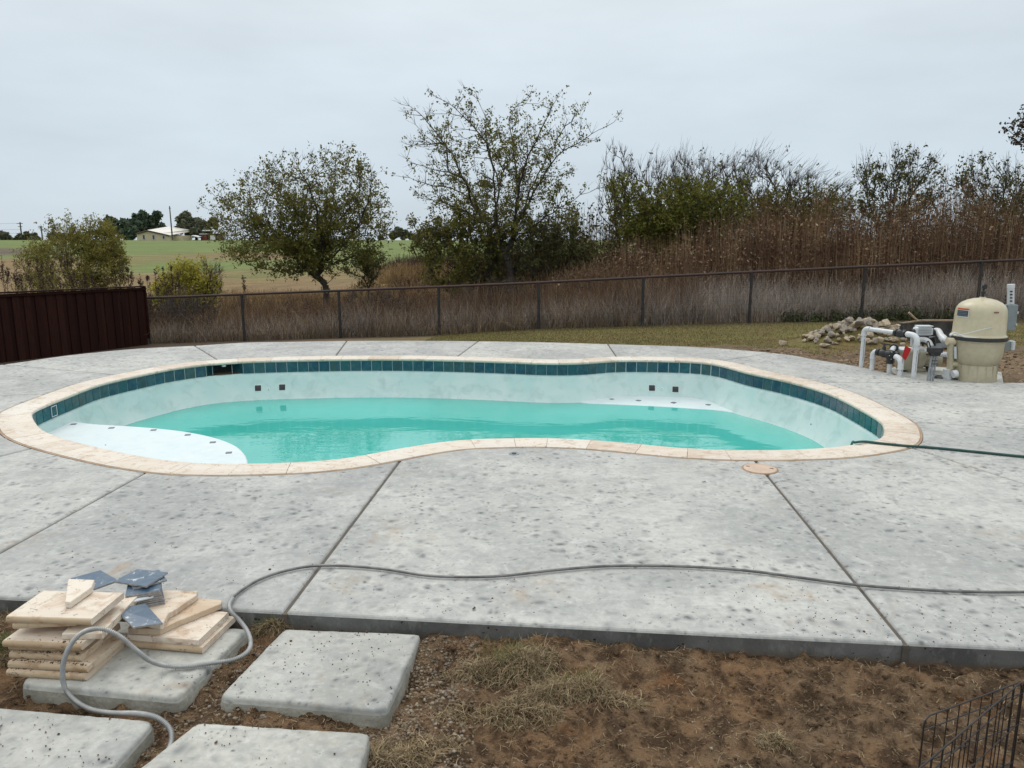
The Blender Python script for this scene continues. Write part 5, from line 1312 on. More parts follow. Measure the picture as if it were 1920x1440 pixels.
def quads_at(C_, size, r, flat=0):
    n = len(C_); a = r.normal(0, 1, (n, 3)); a /= np.linalg.norm(a, axis=1)[:, None]+1e-9
    b = r.normal(0, 1, (n, 3)); b -= a*np.sum(a*b, 1)[:, None]; b /= np.linalg.norm(b, axis=1)[:, None]+1e-9
    s1 = r.uniform(size[0], size[1], n)[:, None]; s2 = s1*r.uniform(.4, .7, n)[:, None]
    V = np.stack([C_-a*s1, C_-b*s2+a*s1*.1, C_+a*s1, C_+b*s2], 1)
    return V.reshape(-1, 3), np.arange(4*n).reshape(n, 4)
def grow_tree(name, label, base, outline, y0, depth, ntips, leaf_n, leaf_size, mat, seed, trunk_r=.09, twigs=1, leaf_bias=None, group=None, split=.18, bark=m_bark, alpha=.45, cat='tree', twig_up=.5, tipw=1.0, leaf_spread=.10, tiplen=(.15, .45), wind=0.0, clus=6, limbs=None, near=.38):
    r = np.random.default_rng(seed)
    us = [p[0] for p in outline]; vs = [p[1] for p in outline]; uc, hw = (min(us)+max(us))/2, (max(us)-min(us))/2
    b3 = D(base[0], base[1], y0); b3.z = float(gz(b3.x, y0)); B0 = np.array(b3)
    pts = []
    while len(pts) < ntips:
        u = r.uniform(min(us), max(us), 400); v = r.uniform(min(vs), max(vs), 400); k = in_poly(u, v, outline); u = u[k]; v = v[k]
        for a, b in zip(u, v):
            dd = depth*math.sqrt(max(.08, 1-((a-uc)/hw)**2)); pts.append(np.array(D(a, b, y0+r.uniform(-dd, dd))))
    T_ = np.array(pts[:ntips])
    # trunk
    top = B0+np.array([r.normal(0, .05), 0, (T_[:, 2].max()-B0[2])*split])
    nodes = [B0]; par = [-1]; plen = [0.0]
    for k in range(1, 5): nodes.append(B0+(top-B0)*k/4+r.normal(0, .015, 3)); par.append(k-1); plen.append(plen[-1]+np.linalg.norm(nodes[-1]-nodes[-2]))
    if limbs:
        # main limbs follow the drawn boughs, each at its own depth
        for li, pl_ in enumerate(limbs):
            dep = y0+depth*.75*math.sin(li*2.4+seed); q3 = [np.array(D(u, v, y0+(dep-y0)*min(1, k*.5))) for k, (u, v) in enumerate(pl_)]
            base_i = int(np.argmin(np.linalg.norm(np.array(nodes)-q3[0], axis=1)))
            path_ = catmull([Vector(nodes[base_i])]+[Vector(q) for q in q3], 5); A_2, _ = resample(path_, .24); prev = base_i
            for q in A_2[1:]:
                nodes.append(q+r.normal(0, .018, 3)); par.append(prev); plen.append(plen[prev]+.10); prev = len(nodes)-1
        LN = np.array(nodes[4:]); T_ = LN[r.integers(0, len(LN), ntips)]+r.normal(0, near, (ntips, 3))*np.array([1, 1.2, 1])+np.array([0, 0, .12])
        T_ = T_[T_[:, 2] > B0[2]+.7]; uu_, vv_ = proj(T_[:, 0], T_[:, 1], T_[:, 2]); T_ = T_[in_poly(uu_, vv_, outline)]
    order = np.argsort(np.linalg.norm(T_-top, axis=1)+r.uniform(0, .6, len(T_)))
    for i in order:
        t = T_[i]; Nn = np.array(nodes[2:]); d = np.linalg.norm(Nn-t, axis=1)
        pen_ = np.where(Nn[:, 2] > t[2]+.1, 1.2, 0); cost = d+alpha*np.array(plen[2:])+pen_*.5
        j = int(np.argmin(cost))+2; L = d[j-2]; a = nodes[j]; n_ = max(1, int(L/.28)); prev = j
        par_dir = (a-nodes[par[j]]) if par[j] >= 0 else np.array([0, 0, 1.]); par_dir = par_dir/(np.linalg.norm(par_dir)+1e-9)
        c1 = a+par_dir*L*.15+(t-a)*.30+np.array([0, 0, -.03*L])
        for q in range(1, n_+1):
            s_ = q/n_; p = (1-s_)**2*a+2*s_*(1-s_)*c1+s_*s_*t+(r.normal(0, .022, 3) if q < n_ else 0)
            nodes.append(p); par.append(prev); plen.append(plen[prev]+np.linalg.norm(p-nodes[prev])); prev = len(nodes)-1
    nn = len(nodes); w_ = np.zeros(nn); haskid = np.zeros(nn, bool)
    for i in range(nn-1, 0, -1):
        if not haskid[i]: w_[i] = tipw
        w_[par[i]] += w_[i]; haskid[par[i]] = True
    rad = trunk_r*(w_/w_[1])**.5; rad = np.maximum(rad, .0045)
    nodes = np.array(nodes); par = np.array(par); plen = np.array(plen)
    tips = np.where(~haskid)[0]
    # branch tubes as 4-sided frusta along edges
    a = nodes[par[1:]]; b = nodes[1:]; ra = rad[par[1:]]; rb = rad[1:]; ra = np.minimum(ra, rb*1.5+.004)
    SEG = [(a, b, ra, rb)]
    # fine twigs
    tw_a = []; tw_b = []
    for _ in range(twigs):
        i = r.integers(5, nn, ntips*2); p = nodes[i]; dirn = nodes[i]-nodes[par[i]]; dirn /= np.linalg.norm(dirn, axis=1)[:, None]+1e-9
        dirn = dirn+r.normal(0, .45, dirn.shape)+np.array([0, 0, twig_up]); dirn /= np.linalg.norm(dirn, axis=1)[:, None]
        q = p+dirn*r.uniform(.12, .38, len(i))[:, None]; tw_a.append(p); tw_b.append(q)
    p = nodes[tips]; 
    for _ in range(2):
        dirn = nodes[tips]-nodes[par[tips]]; dirn /= np.linalg.norm(dirn, axis=1)[:, None]+1e-9; dirn = dirn+r.normal(0, .25, dirn.shape)+np.array([wind, 0, twig_up]); dirn /= np.linalg.norm(dirn, axis=1)[:, None]
        m1 = p+dirn*r.uniform(tiplen[0], tiplen[1], len(tips))[:, None]*.5; d2_ = dirn+r.normal(0, .22, dirn.shape)+np.array([wind*.5, 0, .15]); d2_ /= np.linalg.norm(d2_, axis=1)[:, None]
        tw_a.append(p); tw_b.append(m1); tw_a.append(m1); tw_b.append(m1+d2_*r.uniform(tiplen[0], tiplen[1], len(tips))[:, None]*.5)
    TA = np.concatenate(tw_a); TB = np.concatenate(tw_b); SEG.append((TA, TB, np.full(len(TA), .0048), np.full(len(TA), .0016)))
    Vs = []; Fs = []; off = 0
    for (a, b, ra, rb), ns in zip(SEG, (5, 3)):
        d = b-a; d /= np.linalg.norm(d, axis=1)[:, None]+1e-9; x = np.cross(d, np.array([.3, .9, .31])); x /= np.linalg.norm(x, axis=1)[:, None]+1e-9; y = np.cross(d, x)
        ang_ = 2*np.pi*np.arange(ns)/ns; ringv = x[:, None]*np.cos(ang_)[None, :, None]+y[:, None]*np.sin(ang_)[None, :, None]
        V = np.concatenate([a[:, None]+ringv*ra[:, None, None], b[:, None]+ringv*rb[:, None, None]], 1); m = len(a)
        i = np.arange(ns); f = np.stack([i, (i+1) % ns, ns+(i+1) % ns, ns+i], 1)
        Fs.append((f[None]+(np.arange(m)*2*ns)[:, None, None]+off).reshape(-1, 4)); Vs.append(V.reshape(-1, 3)); off += m*2*ns
    t = thing(name, label, cat, tuple(B0), group)
    npmesh('trunk', np.concatenate(Vs), np.concatenate(Fs), bark, t, True)
    if leaf_n:
        cand = np.concatenate([nodes[5:], (TA+TB)/2, TB]); wgt = np.ones(len(cand))
        if leaf_bias is not None: wgt = leaf_bias(cand, B0, T_[:, 2].max())
        # clumpy crown
        cl = .25+np.clip(fbm(cand[:, 0]*1.0+seed, cand[:, 2]+cand[:, 1]*.7, .9, 3)+.35, 0, 1)*1.5; wgt = wgt*cl**1.5; wgt /= wgt.sum()
        nc_ = leaf_n//clus; i = r.choice(len(cand), nc_, p=wgt); cen = cand[i]+r.normal(0, leaf_spread*.7, (nc_, 3)); C_ = np.repeat(cen, clus, 0)+r.normal(0, .045, (nc_*clus, 3))
        V, F = quads_at(C_, leaf_size, r); npmesh('crown', V, F, mat, t)
    return t
def lb_mid(c, b, top): h = (c[:, 2]-b[2])/(top-b[2]); return np.clip(1.35-h*1.15, .10, 1)*np.clip((h-.02)*6, .15, 1)
def lb_low(c, b, top): h = (c[:, 2]-b[2])/(top-b[2]); return np.clip((.82-h)*2.6, .01, 1)
L2 = [[(946, 473), (914, 425), (869, 334), (834, 268), (782, 209), (753, 195)], [(942, 452), (932, 418), (921, 293), (894, 244), (848, 202), (815, 179)], [(928, 411), (935, 348), (914, 279), (907, 209), (875, 165)], [(956, 463), (970, 383), (963, 279), (956, 216), (990, 180)],
      [(963, 445), (977, 334), (1015, 244), (1043, 190)], [(970, 418), (998, 348), (1050, 254), (1088, 205)], [(963, 438), (1032, 306), (1084, 268), (1150, 228)], [(963, 452), (1025, 407), (1084, 369), (1132, 350)], [(914, 425), (869, 362), (810, 348), (755, 331)], [(869, 334), (807, 317), (762, 300)],
      [(834, 270), (810, 272), (760, 270)], [(907, 418), (859, 390), (785, 366)], [(965, 400), (985, 330), (990, 270)], [(930, 440), (880, 425), (835, 415)], [(968, 440), (1020, 430), (1070, 415)], [(935, 350), (950, 300), (935, 250)]]
L1 = [[(608, 531), (564, 497), (523, 438), (462, 403), (402, 368)], [(602, 502), (599, 430), (582, 357), (550, 300)], [(608, 473), (622, 415), (628, 327), (631, 285)], [(617, 488), (666, 430), (692, 371), (697, 318)], [(622, 494), (681, 473), (718, 445), (732, 420)], [(547, 462), (477, 444), (410, 441)],
      [(564, 511), (500, 505), (450, 490)], [(593, 444), (506, 365), (455, 345)], [(600, 430), (540, 380), (505, 330)], [(625, 420), (670, 370), (672, 310)], [(620, 470), (680, 420), (715, 385)], [(600, 470), (570, 400), (590, 330)], [(545, 470), (500, 430), (430, 410)]]
T1 = [(388, 388), (420, 345), (480, 332), (500, 300), (560, 285), (600, 292), (635, 266), (690, 300), (712, 350), (742, 400), (738, 450), (700, 486), (650, 505), (560, 508), (480, 486), (405, 470), (395, 430)]
grow_tree('tree', 'broad rounded olive-leaved tree standing behind the fence, left of centre', (607, 556), T1, 24.5, 2.2, 640, 36000, (.024, .052), m_leaf1, 3, .105, 2, lb_mid, split=.10, alpha=.62, leaf_spread=.15, limbs=L1, near=.42, tiplen=(.12, .4))
T2 = [(765, 205), (812, 185), (865, 178), (900, 205), (930, 235), (970, 205), (1000, 192), (1070, 198), (1130, 238), (1120, 290), (1090, 320), (1110, 380), (1060, 430), (1000, 450), (900, 460), (830, 440), (790, 400), (760, 330), (750, 290), (772, 250)]
grow_tree('tree', 'tallest tree in the middle with long ascending branches and sparse small leaves', (962, 530), T2, 23.5, 2.4, 380, 19000, (.022, .050), m_leaf1, 8, .115, 2, lambda c, b, t: np.clip(1.35-(c[:, 2]-b[2])/(t-b[2])*1.05-.22*np.abs(c[:, 0]-b[0]), .12, 1), split=.17, alpha=.9, leaf_spread=.10, tiplen=(.15, .55), twig_up=.45, limbs=L2, near=.30)
T3 = [(1140, 345), (1170, 325), (1220, 305), (1290, 308), (1335, 315), (1400, 330), (1400, 400), (1390, 450), (1330, 480), (1240, 490), (1170, 450), (1140, 400)]
grow_tree('tree', 'wide green bushy tree with bare upper twigs, right of the tallest tree', (1262, 545), T3, 25, 2.0, 560, 34000, (.030, .064), m_leaf3, 12, .10, 4, lambda c, b, t: np.clip((.90-(c[:, 2]-b[2])/(t-b[2]))*3, .01, 1), split=.15, alpha=.6, twig_up=1.1, leaf_spread=.15, tiplen=(.3, .9), wind=.45)
T4 = [(1385, 330), (1415, 290), (1455, 312), (1500, 325), (1560, 345), (1598, 350), (1590, 400), (1540, 440), (1460, 460), (1400, 430), (1380, 370)]
grow_tree('tree', 'dark twiggy tree leaning right above the tall brown stalks', (1452, 540), T4, 26.5, 1.7, 480, 16000, (.030, .060), m_leaf1, 15, .10, 4, lambda c, b, t: np.clip((.82-(c[:, 2]-b[2])/(t-b[2]))*3, .01, 1), split=.2, alpha=.6, twig_up=.8, leaf_spread=.13, tiplen=(.3, 1.0), wind=.8)
T5 = [(1605, 330), (1618, 300), (1650, 315), (1690, 288), (1735, 300), (1765, 320), (1760, 370), (1720, 410), (1650, 425), (1610, 400), (1625, 360)]
grow_tree('tree', 'small round-topped tree with sparse dark leaves, standing alone over the brown stalks', (1655, 520), T5, 26, 1.3, 240, 4600, (.030, .058), m_leaf2, 19, .08, 3, lb_mid, split=.42, alpha=.8, twig_up=.7, tiplen=(.25, .7))
T6 = [(1790, 330), (1820, 305), (1870, 300), (1925, 320), (1990, 310), (2000, 420), (1900, 450), (1830, 430), (1800, 380)]
grow_tree('tree', 'dark leafy tree at the right border rising out of the brown stalks', (1890, 520), T6, 25.5, 1.5, 280, 6500, (.030, .060), m_leaf2, 23, .09, 3, lb_mid, split=.3, alpha=.8, tiplen=(.25, .7))
T7 = [(1893, 252), (1908, 238), (1950, 205), (2050, 180), (2120, 240), (2100, 330), (1980, 310), (1925, 275)]
grow_tree('tree', 'tree whose pale leafy branch tip just enters the picture at the upper right border', (2040, 520), T7, 21.5, 1.2, 200, 4200, (.035, .06), m_leafb, 29, .10, 1, None, split=.55)
T8 = [(1128, 300), (1150, 272), (1175, 290), (1195, 330), (1180, 440), (1130, 450), (1120, 380)]
grow_tree('tree', 'slender bare sapling clump between the tallest tree and the green bushy tree', (1150, 545), T8, 27, .8, 110, 300, (.03, .05), m_leafb, 31, .05, 3, None, split=.1, bark=m_twig, twig_up=1.2)
T9 = [(1240, 325), (1275, 292), (1330, 300), (1370, 298), (1400, 290), (1420, 350), (1380, 420), (1280, 430), (1240, 370)]
grow_tree('tree', 'bare grey-brown twiggy tree just behind the wide green bushy tree', (1325, 530), T9, 28.5, 1.2, 330, 500, (.03, .05), m_leafb, 37, .08, 4, None, split=.15, bark=m_twig, twig_up=1.1, tiplen=(.3, .9), wind=.4)
# low shrubs
S1 = [(782, 420), (800, 440), (825, 400), (850, 432), (885, 405), (905, 440), (935, 470), (920, 530), (860, 545), (800, 530), (795, 500), (770, 470)]
grow_tree('shrub', 'dark green shrub at the left foot of the tallest tree', (860, 560), S1, 24.2, 1.2, 240, 9500, (.030, .060), m_leaf1, 41, .05, 4, None, split=.1, cat='shrub')
S2 = [(925, 430), (960, 440), (1000, 395), (1030, 425), (1075, 400), (1085, 450), (1110, 480), (1070, 530), (960, 540), (915, 520)]
grow_tree('shrub', 'dark shrub filling the space around the trunk of the tallest tree', (1000, 560), S2, 24.4, 1.3, 240, 8000, (.030, .060), m_leaf2, 43, .05, 4, None, split=.1, cat='shrub')
S3 = [(665, 480), (700, 470), (720, 490), (715, 520), (670, 530), (650, 510)]
grow_tree('shrub', 'small green shrub under the right side of the broad olive-leaved tree', (690, 545), S3, 26.5, .6, 80, 2600, (.03, .05), m_leaf2, 47, .03, 1, None, split=.1, cat='shrub')
S4 = [(75, 470), (95, 430), (150, 420), (205, 425), (225, 470), (235, 530), (180, 560), (100, 560), (60, 530)]
grow_tree('shrub', 'large feathery yellow-green bush beyond the wooden fence', (150, 585), S4, 30, 1.3, 300, 30000, (.020, .048), m_willow, 51, .05, 2, None, split=.05, bark=m_twig, cat='shrub', leaf_spread=.15)
S4b = [(30, 490), (60, 455), (110, 440), (120, 520), (90, 560), (30, 550)]
grow_tree('shrub', 'thin brownish-green bush at the left shoulder of the feathery yellow-green bush', (80, 585), S4b, 31, .8, 130, 3200, (.02, .045), m_willow, 52, .03, 2, None, split=.05, bark=m_twig, cat='shrub', leaf_spread=.16)
S5 = [(290, 535), (320, 520), (355, 500), (395, 510), (420, 540), (390, 565), (300, 570)]
grow_tree('shrub', 'small bright yellow-leaved bush behind the left end of the wire fence', (350, 600), S5, 22.5, .6, 120, 6500, (.025, .050), m_yellow, 55, .03, 2, lambda c, b, t: np.clip(1.4-np.abs(c[:, 0]-b[0]+.3), .15, 1), split=.05, cat='shrub')
S6 = [(370, 500), (395, 495), (420, 520), (410, 570), (370, 575)]
grow_tree('shrub', 'leafless spreading twig bush right of the yellow-leaved bush', (382, 600), S6, 22.3, .6, 60, 60, (.02, .04), m_yellow, 56, .03, 2, None, split=.05, cat='shrub')

for i_, (u_, v_, w_, h_, lb_) in enumerate([(355, 612, 60, 60, 'tangled leafless bush behind the first bay of the wire fence'), (575, 610, 55, 42, 'tangled dry twig bush behind the second bay of the wire fence'), (700, 600, 70, 55, 'reddish brown dry bush left of the fence post nearest the middle trees'), (770, 585, 60, 62, 'dry twiggy bush behind the fence below the gap between the middle trees'), (935, 590, 80, 60, 'dense grey twig bush behind the fence under the tallest tree'), (1120, 575, 70, 75, 'brown twig bush behind the fence right of the tallest tree')]):
    o_ = [(u_-w_, v_-10), (u_-w_*.8, v_-h_*.7), (u_-w_*.2, v_-h_), (u_+w_*.4, v_-h_*.9), (u_+w_, v_-h_*.5), (u_+w_*.9, v_-5), (u_, v_)]
    grow_tree('dry_bush', lb_, (u_, v_+20), o_, 20.2 if u_ < 900 else 19.8, .5, 90, 500, (.012, .028), m_seed if i_ % 2 else m_leafb, 200+i_, .025, 3, None, split=.05, bark=(m_twig, m_reed)[i_ % 2], cat='bush', leaf_spread=.06, tiplen=(.1, .35))
# dry weed masses
def polyband(n, x0, x1, ya, yb, r=rng):
    x = r.uniform(x0, x1, n); y = r.uniform(0, 1, n); yf = 19.2-.11*(x+9.07); y = yf+ya+(yb-ya)*y
    return np.stack([x, y, gz(x, y)], 1)
def stalks(n, pf, hfun, wd, r, lean=.10, segs=3):
    B = pf(n); h = hfun(B)*r.uniform(.55, 1.0, n); az = r.uniform(0, 2*np.pi, n); ln_ = np.abs(r.normal(0, lean, n)); w2 = r.uniform(wd[0], wd[1], n)
    side = np.stack([np.cos(r.uniform(-.7, .7, n)), np.sin(r.uniform(-.7, .7, n)), np.zeros(n)], 1)
    V = np.zeros((n, (segs+1)*2, 3))
    for i in range(segs+1):
        t = i/segs; p = B+np.stack([np.cos(az)*ln_*h*t**1.6, np.sin(az)*ln_*h*t**1.6, h*t], 1); ww = (w2*(1-.7*t)/2)[:, None]
        V[:, 2*i] = p-side*ww; V[:, 2*i+1] = p+side*ww
    base = (np.arange(n)*(segs+1)*2)[:, None]; F = [base+np.array([2*i, 2*i+1, 2*i+3, 2*i+2]) for i in range(segs)]
    tips_ = B+np.stack([np.cos(az)*ln_*h, np.sin(az)*ln_*h, h], 1)
    return V.reshape(-1, 3), np.concatenate(F), B, tips_
def reed_h(B):
    x = B[:, 0]; u_like = np.interp(x, [.6, 2.0, 3.4, 5, 7, 9, 11, 14, 20], [.8, 1.3, 1.7, 2.1, 2.6, 2.95, 3.0, 2.9, 2.9])
    return u_like*(1+.55*fbm(B[:, 0], B[:, 1], .8, 4))
V, F, B, Tp = stalks(9000, lambda n: polyband(n, .8, 22, 2.4, 5.6), reed_h, (.008, .020), rng, .07)
t_ = npmesh('dry_stalk_thicket', V, F, m_reed); tag(t_, 'dense thicket of tall brown dry stalks behind the fence on the right', 'dry stalks', kind='stuff')
k = rng.integers(0, len(B), 52000); f_ = rng.random(52000)[:, None]**.8; C_ = B[k]*(1-f_)+Tp[k]*f_+rng.normal(0, .07, (52000, 3))
V, F = quads_at(C_, (.018, .055), rng); tag(npmesh('dry_weed_leaves', V, F, m_reed), 'dead brown leaves hanging in the tall dry stalks', 'dry leaves', kind='stuff')
# darker brush behind, closing the view
def brush_h(B): return np.interp(B[:, 0], [-2, 0, 2, 4, 8, 12, 22], [1.2, 2.3, 3.0, 3.0, 3.1, 3.2, 3.2])*(1+.4*fbm(B[:, 0], B[:, 1], .6, 3))
V, F, B, Tp = stalks(6500, lambda n: polyband(n, -2, 24, 5.5, 9.5), brush_h, (.008, .02), rng, .16)
k = rng.integers(0, len(B), 42000); f_ = rng.random(42000)[:, None]; C_ = B[k]*(1-f_)+Tp[k]*f_+rng.normal(0, .12, (42000, 3))
V2, F2 = quads_at(C_, (.03, .08), rng); m_br = leafmat('dark_brush', [(.085, .055, .030), (.10, .100, .030), (.13, .085, .045), (.060, .045, .025), (.15, .14, .045), (.16, .095, .052)], .9)
tag(npmesh('brush', np.concatenate([V, V2]), np.concatenate([F, F2+len(V)]), m_br), 'dark tangled brush behind the dry stalks', 'brush', kind='stuff')
# brown reddish grass (middle, left of the reeds)
V, F, B, Tp = stalks(9000, lambda n: polyband(n, -9.6, 4.5, .5, 3.2), lambda B: np.interp(B[:, 0], [-9.6, -7, -5, -3, 0, 4], [.65, .85, .75, .95, 1.15, 1.4])*(1+.5*fbm(B[:, 0], B[:, 1], 1.1, 3)), (.005, .012), rng, .35)
tag(npmesh('dry_grass', V, F, m_reed), 'bent reddish brown dry grass behind the middle of the wire fence', 'dry grass', kind='stuff')
# faded mauve grass right behind the wire
def hb(B): return np.interp(B[:, 0], [-9.4, -6, -3, 0, 4, 8, 12, 19], [.50, .52, .60, .70, .78, .95, 1.05, 1.05])*(1+.8*fbm(B[:, 0], B[:, 1], .9, 4))
BM = polyband(52000, -9.4, 19, .10, 2.3); hh_ = hb(BM)
order_ = np.argsort(hh_); parts_ = []; offv = 0; Vm = []; Fm = []
for q in range(6):
    sel = order_[q*len(BM)//6:(q+1)*len(BM)//6]; h_ = float(hh_[sel].mean())
    V, F = blades(len(sel), lambda n: BM[sel], (h_*.55, h_*1.15), (.004, .009), 4, .9, .75, (.55, 1.0)); Vm.append(V); Fm.append(F+offv); offv += len(V)
tag(npmesh('faded_grass', np.concatenate(Vm), np.concatenate(Fm), m_mauve), 'soft faded mauve-grey grass growing right behind the wire fence', 'grass', kind='stuff')
BM = polyband(9000, -9.6, 19, .05, 1.2); V, F = blades(len(BM), lambda n: BM, (.15, .45), (.004, .009), 3, .9, 1.0, (.4, 1.0))
tag(npmesh('fence_foot_grass', V, F, m_tan), 'short tan grass fringe along the foot of the wire fence', 'grass', kind='stuff')
BM = polyband(8000, -9.6, 3, .05, 3.0); V, F = blades(len(BM), lambda n: BM, (.4, 1.1), (.004, .011), 4, .8, 1.6, (.5, .95))
tag(npmesh('tan_grass', V, F, m_tan), 'tan dry grass blades bent over among the faded grass', 'dry grass', kind='stuff')
# field weeds further back (left of centre) and erosion bank
V, F, B, Tp = stalks(16000, lambda n: polyband(n, -16, 2, 5, 16), lambda B: .35*(1+.8*fbm(B[:, 0], B[:, 1], .35, 3))+.06, (.008, .018), rng, .4)
tag(npmesh('field_grass', V, F, m_tan), 'tawny dry grass covering the near side of the field', 'dry grass', kind='stuff')
r9 = np.random.default_rng(91)
def bankpts(n):
    x = r9.uniform(-7, 0, n); y = r9.uniform(33, 46, n); return np.stack([x, y, gz(x, y)+.75*np.exp(-((y-40-(x+3)*.5)/2.2)**2)], 1)
V, F, B, Tp = stalks(9000, bankpts, lambda B: .55*(1+.6*fbm(B[:, 0], B[:, 1], .6, 3)), (.012, .03), r9, .5)
tag(npmesh('bank_grass', V, F, m_tan), 'golden dry grass on the bank seen between the two middle trees', 'dry grass', kind='stuff')
def bankpts2(n):
    x = r9.uniform(-8, 3, n); y = r9.uniform(46, 54, n); return np.stack([x, y, gz(x, y)], 1)
V, F, B, Tp = stalks(5000, bankpts2, lambda B: 1.2*(1+.6*fbm(B[:, 0], B[:, 1], .5, 3)), (.015, .04), r9, .3)
tag(npmesh('bank_weeds', V, F, m_seed), 'dark weeds along the top of the bank between the middle trees', 'weeds', kind='stuff')
# low green weeds along the fence foot on the right
V = []; 
for i, (u, s_) in enumerate([(1485, .9), (1525, .8), (1560, .9), (1600, 1.0), (1640, 1.0), (1672, 1.25), (1700, 1.1), (1755, 1.0)]):
    p = D(u, 595, 17.75-.0*i); cx0 = p.x; cy0 = 19.2-.11*(cx0+9.07)+.30
    C_ = np.stack([cx0+rng.normal(0, .13*s_, 900), cy0+rng.normal(0, .12, 900), gz(cx0, cy0)+np.abs(rng.normal(0, .10*s_, 900))], 1)
    V, F = quads_at(C_, (.02, .05), rng); o = npmesh('weed_clump', V, F, m_weed)
    tag(o, 'low dark green weed clump at the foot of the fence behind the rocks', 'weeds', 'green weed clumps at the fence foot')
# tall dry weeds with seed heads behind the wooden fence and the fence's left part
wx = [(2, 478, 1.0), (12, 500, .8), (26, 484, 1), (38, 505, .8), (52, 490, .9), (68, 482, .9), (78, 495, .8), (93, 492, .7), (110, 508, .6), (124, 466, 1.0), (132, 478, 1), (146, 480, .5), (158, 505, .8), (170, 500, .8), (228, 486, .8), (238, 500, .9), (247, 506, .8), (262, 512, .8), (275, 515, .9), (290, 505, .8), (305, 500, .9), (320, 492, .8), (330, 505, .7), (454, 515, .8), (735, 570, .7), (200, 515, .7), (215, 505, .7)]
for i, (u, v, dn) in enumerate(wx):
    y = 22.0 if u < 268 else 21.0
    top = D(u, v, y); gb = float(gz(top.x, y)); h_ = top.z-gb; r_ = np.random.default_rng(300+i); t = None
    b0 = np.array([top.x+r_.normal(0, .05), y, gb]); tp = np.array(top); mb = MB(); mb.tube([b0, (b0+tp)/2+r_.normal(0, .03, 3), tp], [.009, .007, .003], 4)
    C_ = []
    for k in range(int(9*dn)+4):
        f_ = r_.uniform(.35, .95); p = b0*(1-f_)+tp*f_; a = r_.uniform(0, 6.28); L = (1-f_)*.5*h_*r_.uniform(.4, .8)+.05; q = p+np.array([math.cos(a)*L*.45, math.sin(a)*L*.45, L])
        mb.tube([p, q], [.005, .002], 3)
        nb_ = int(26*dn); ff = r_.uniform(.25, 1, (nb_, 1)); C_.append(p*(1-ff)+q*ff+r_.normal(0, .018, (nb_, 3)))
    nb_ = int(60*dn); ff = r_.uniform(.55, 1, (nb_, 1)); C_.append(b0*(1-ff)+tp*ff+r_.normal(0, .02, (nb_, 3)))
    side = 'behind the wooden fence' if u < 268 else ('behind the left part of the wire fence' if u < 400 else 'standing alone behind the wire fence')
    t = thing('tall_weed', 'tall dry brown weed with dark seed heads '+side, 'weed', tuple(b0), 'dry weeds with seed heads '+side)
    mb.build('stem', m_seed, t); V, F = quads_at(np.concatenate(C_), (.012, .028), r_); npmesh('seed_heads', V, F, m_seed, t)['kind'] = 'stuff'
V, F, B, Tp = stalks(6500, lambda n: np.stack([(xx := rng.uniform(-17, -9.0, n)), (yy := rng.uniform(19.9, 24, n)), gz(xx, yy)], 1), lambda B: .95*(1+.5*fbm(B[:, 0], B[:, 1], 1.0, 3)), (.006, .014), rng, .35)
tag(npmesh('weed_undergrowth', V, F, m_seed), 'brown weed undergrowth behind the wooden fence', 'weeds', kind='stuff')
xq = rng.uniform(3.2, 10.5, 14000); yq = rng.uniform(9.5, 14.2, 14000); yeq = np.interp(xq, [a for a, b in eb], [b for a, b in eb])
kq = (yq > yeq+.06) & (yq < yeq+.4+2.9*np.clip((xq-3.2)/2.5, 0, 1)) & (~in_poly(xq, yq, [tuple(q[:2]) for q in pq])) & (rng.random(14000) < .35+1.5*np.clip(fbm(xq, yq, 1.6, 3), 0, 1)); xq = xq[kq]; yq = yq[kq]
V, F = lumps(np.stack([xq, yq, gz(xq, yq)], 1), rng.uniform(.008, .03, len(xq))*np.where(rng.random(len(xq)) < .08, 1.8, 1), 9)
m_clay = leafmat('clay_clods', [(.19, .13, .08), (.27, .19, .12), (.12, .08, .048), (.34, .27, .19), (.23, .14, .075)], .9)
tag(npmesh('clay_clods', V, F, m_clay), 'lumps of dug clay scattered around the pool equipment', 'soil', kind='stuff')
V, F, B, Tp = stalks(3600, lambda n: polyband(n, -17, -2.5, 3.2, 9), lambda B: .62*(1+.9*fbm(B[:, 0], B[:, 1], .7, 3))+.08, (.006, .014), rng, .4)
k = rng.integers(0, len(B), 9000); f_ = rng.uniform(.3, 1, (9000, 1)); V2, F2 = quads_at(B[k]*(1-f_)+Tp[k]*f_+rng.normal(0, .03, (9000, 3)), (.012, .03), rng)
tag(npmesh('scrub_weeds', np.concatenate([V, V2]), np.concatenate([F, F2+len(V)]), m_reed), 'scrubby brown weeds on the slope beyond the left fences', 'weeds', kind='stuff')
# lawn blades and tufts at the deck edge
def lawnpts(n):
    x = rng.uniform(-1.8, 11.5, n*2); ye = np.interp(x, [a for a, b in eb], [b for a, b in eb]); yf = 19.2-.11*(x+9.07); y = rng.uniform(0, 1, n*2)*(yf+.2-ye)+ye
    dd = (y-ye-.25-.9*np.clip((x-2.2)/2, 0, 1)-2.0*np.clip((x-4.2)/1.5, 0, 1)); k = ((dd+fbm(x, y, 1.7, 4)*1.2 > .1) | (y > 15.1)) & (((x-6.25)/1.25)**2+((y-13.8)/.7)**2 > 1) & (((x-7.35)/.9)**2+((y-13.3)/.6)**2 > 1); x = x[k][:n]; y = y[k][:n]
    return np.stack([x, y, gz(x, y)], 1)
Bp = lawnpts(60000); V, F = blades(len(Bp), lambda n: Bp, (.015, .04), (.005, .010), 1, .3, .2, (.3, .9))
tag(npmesh('lawn_grass', V, F, m_lawn), 'short yellowish mown grass between deck and wire fence', 'grass', kind='stuff')
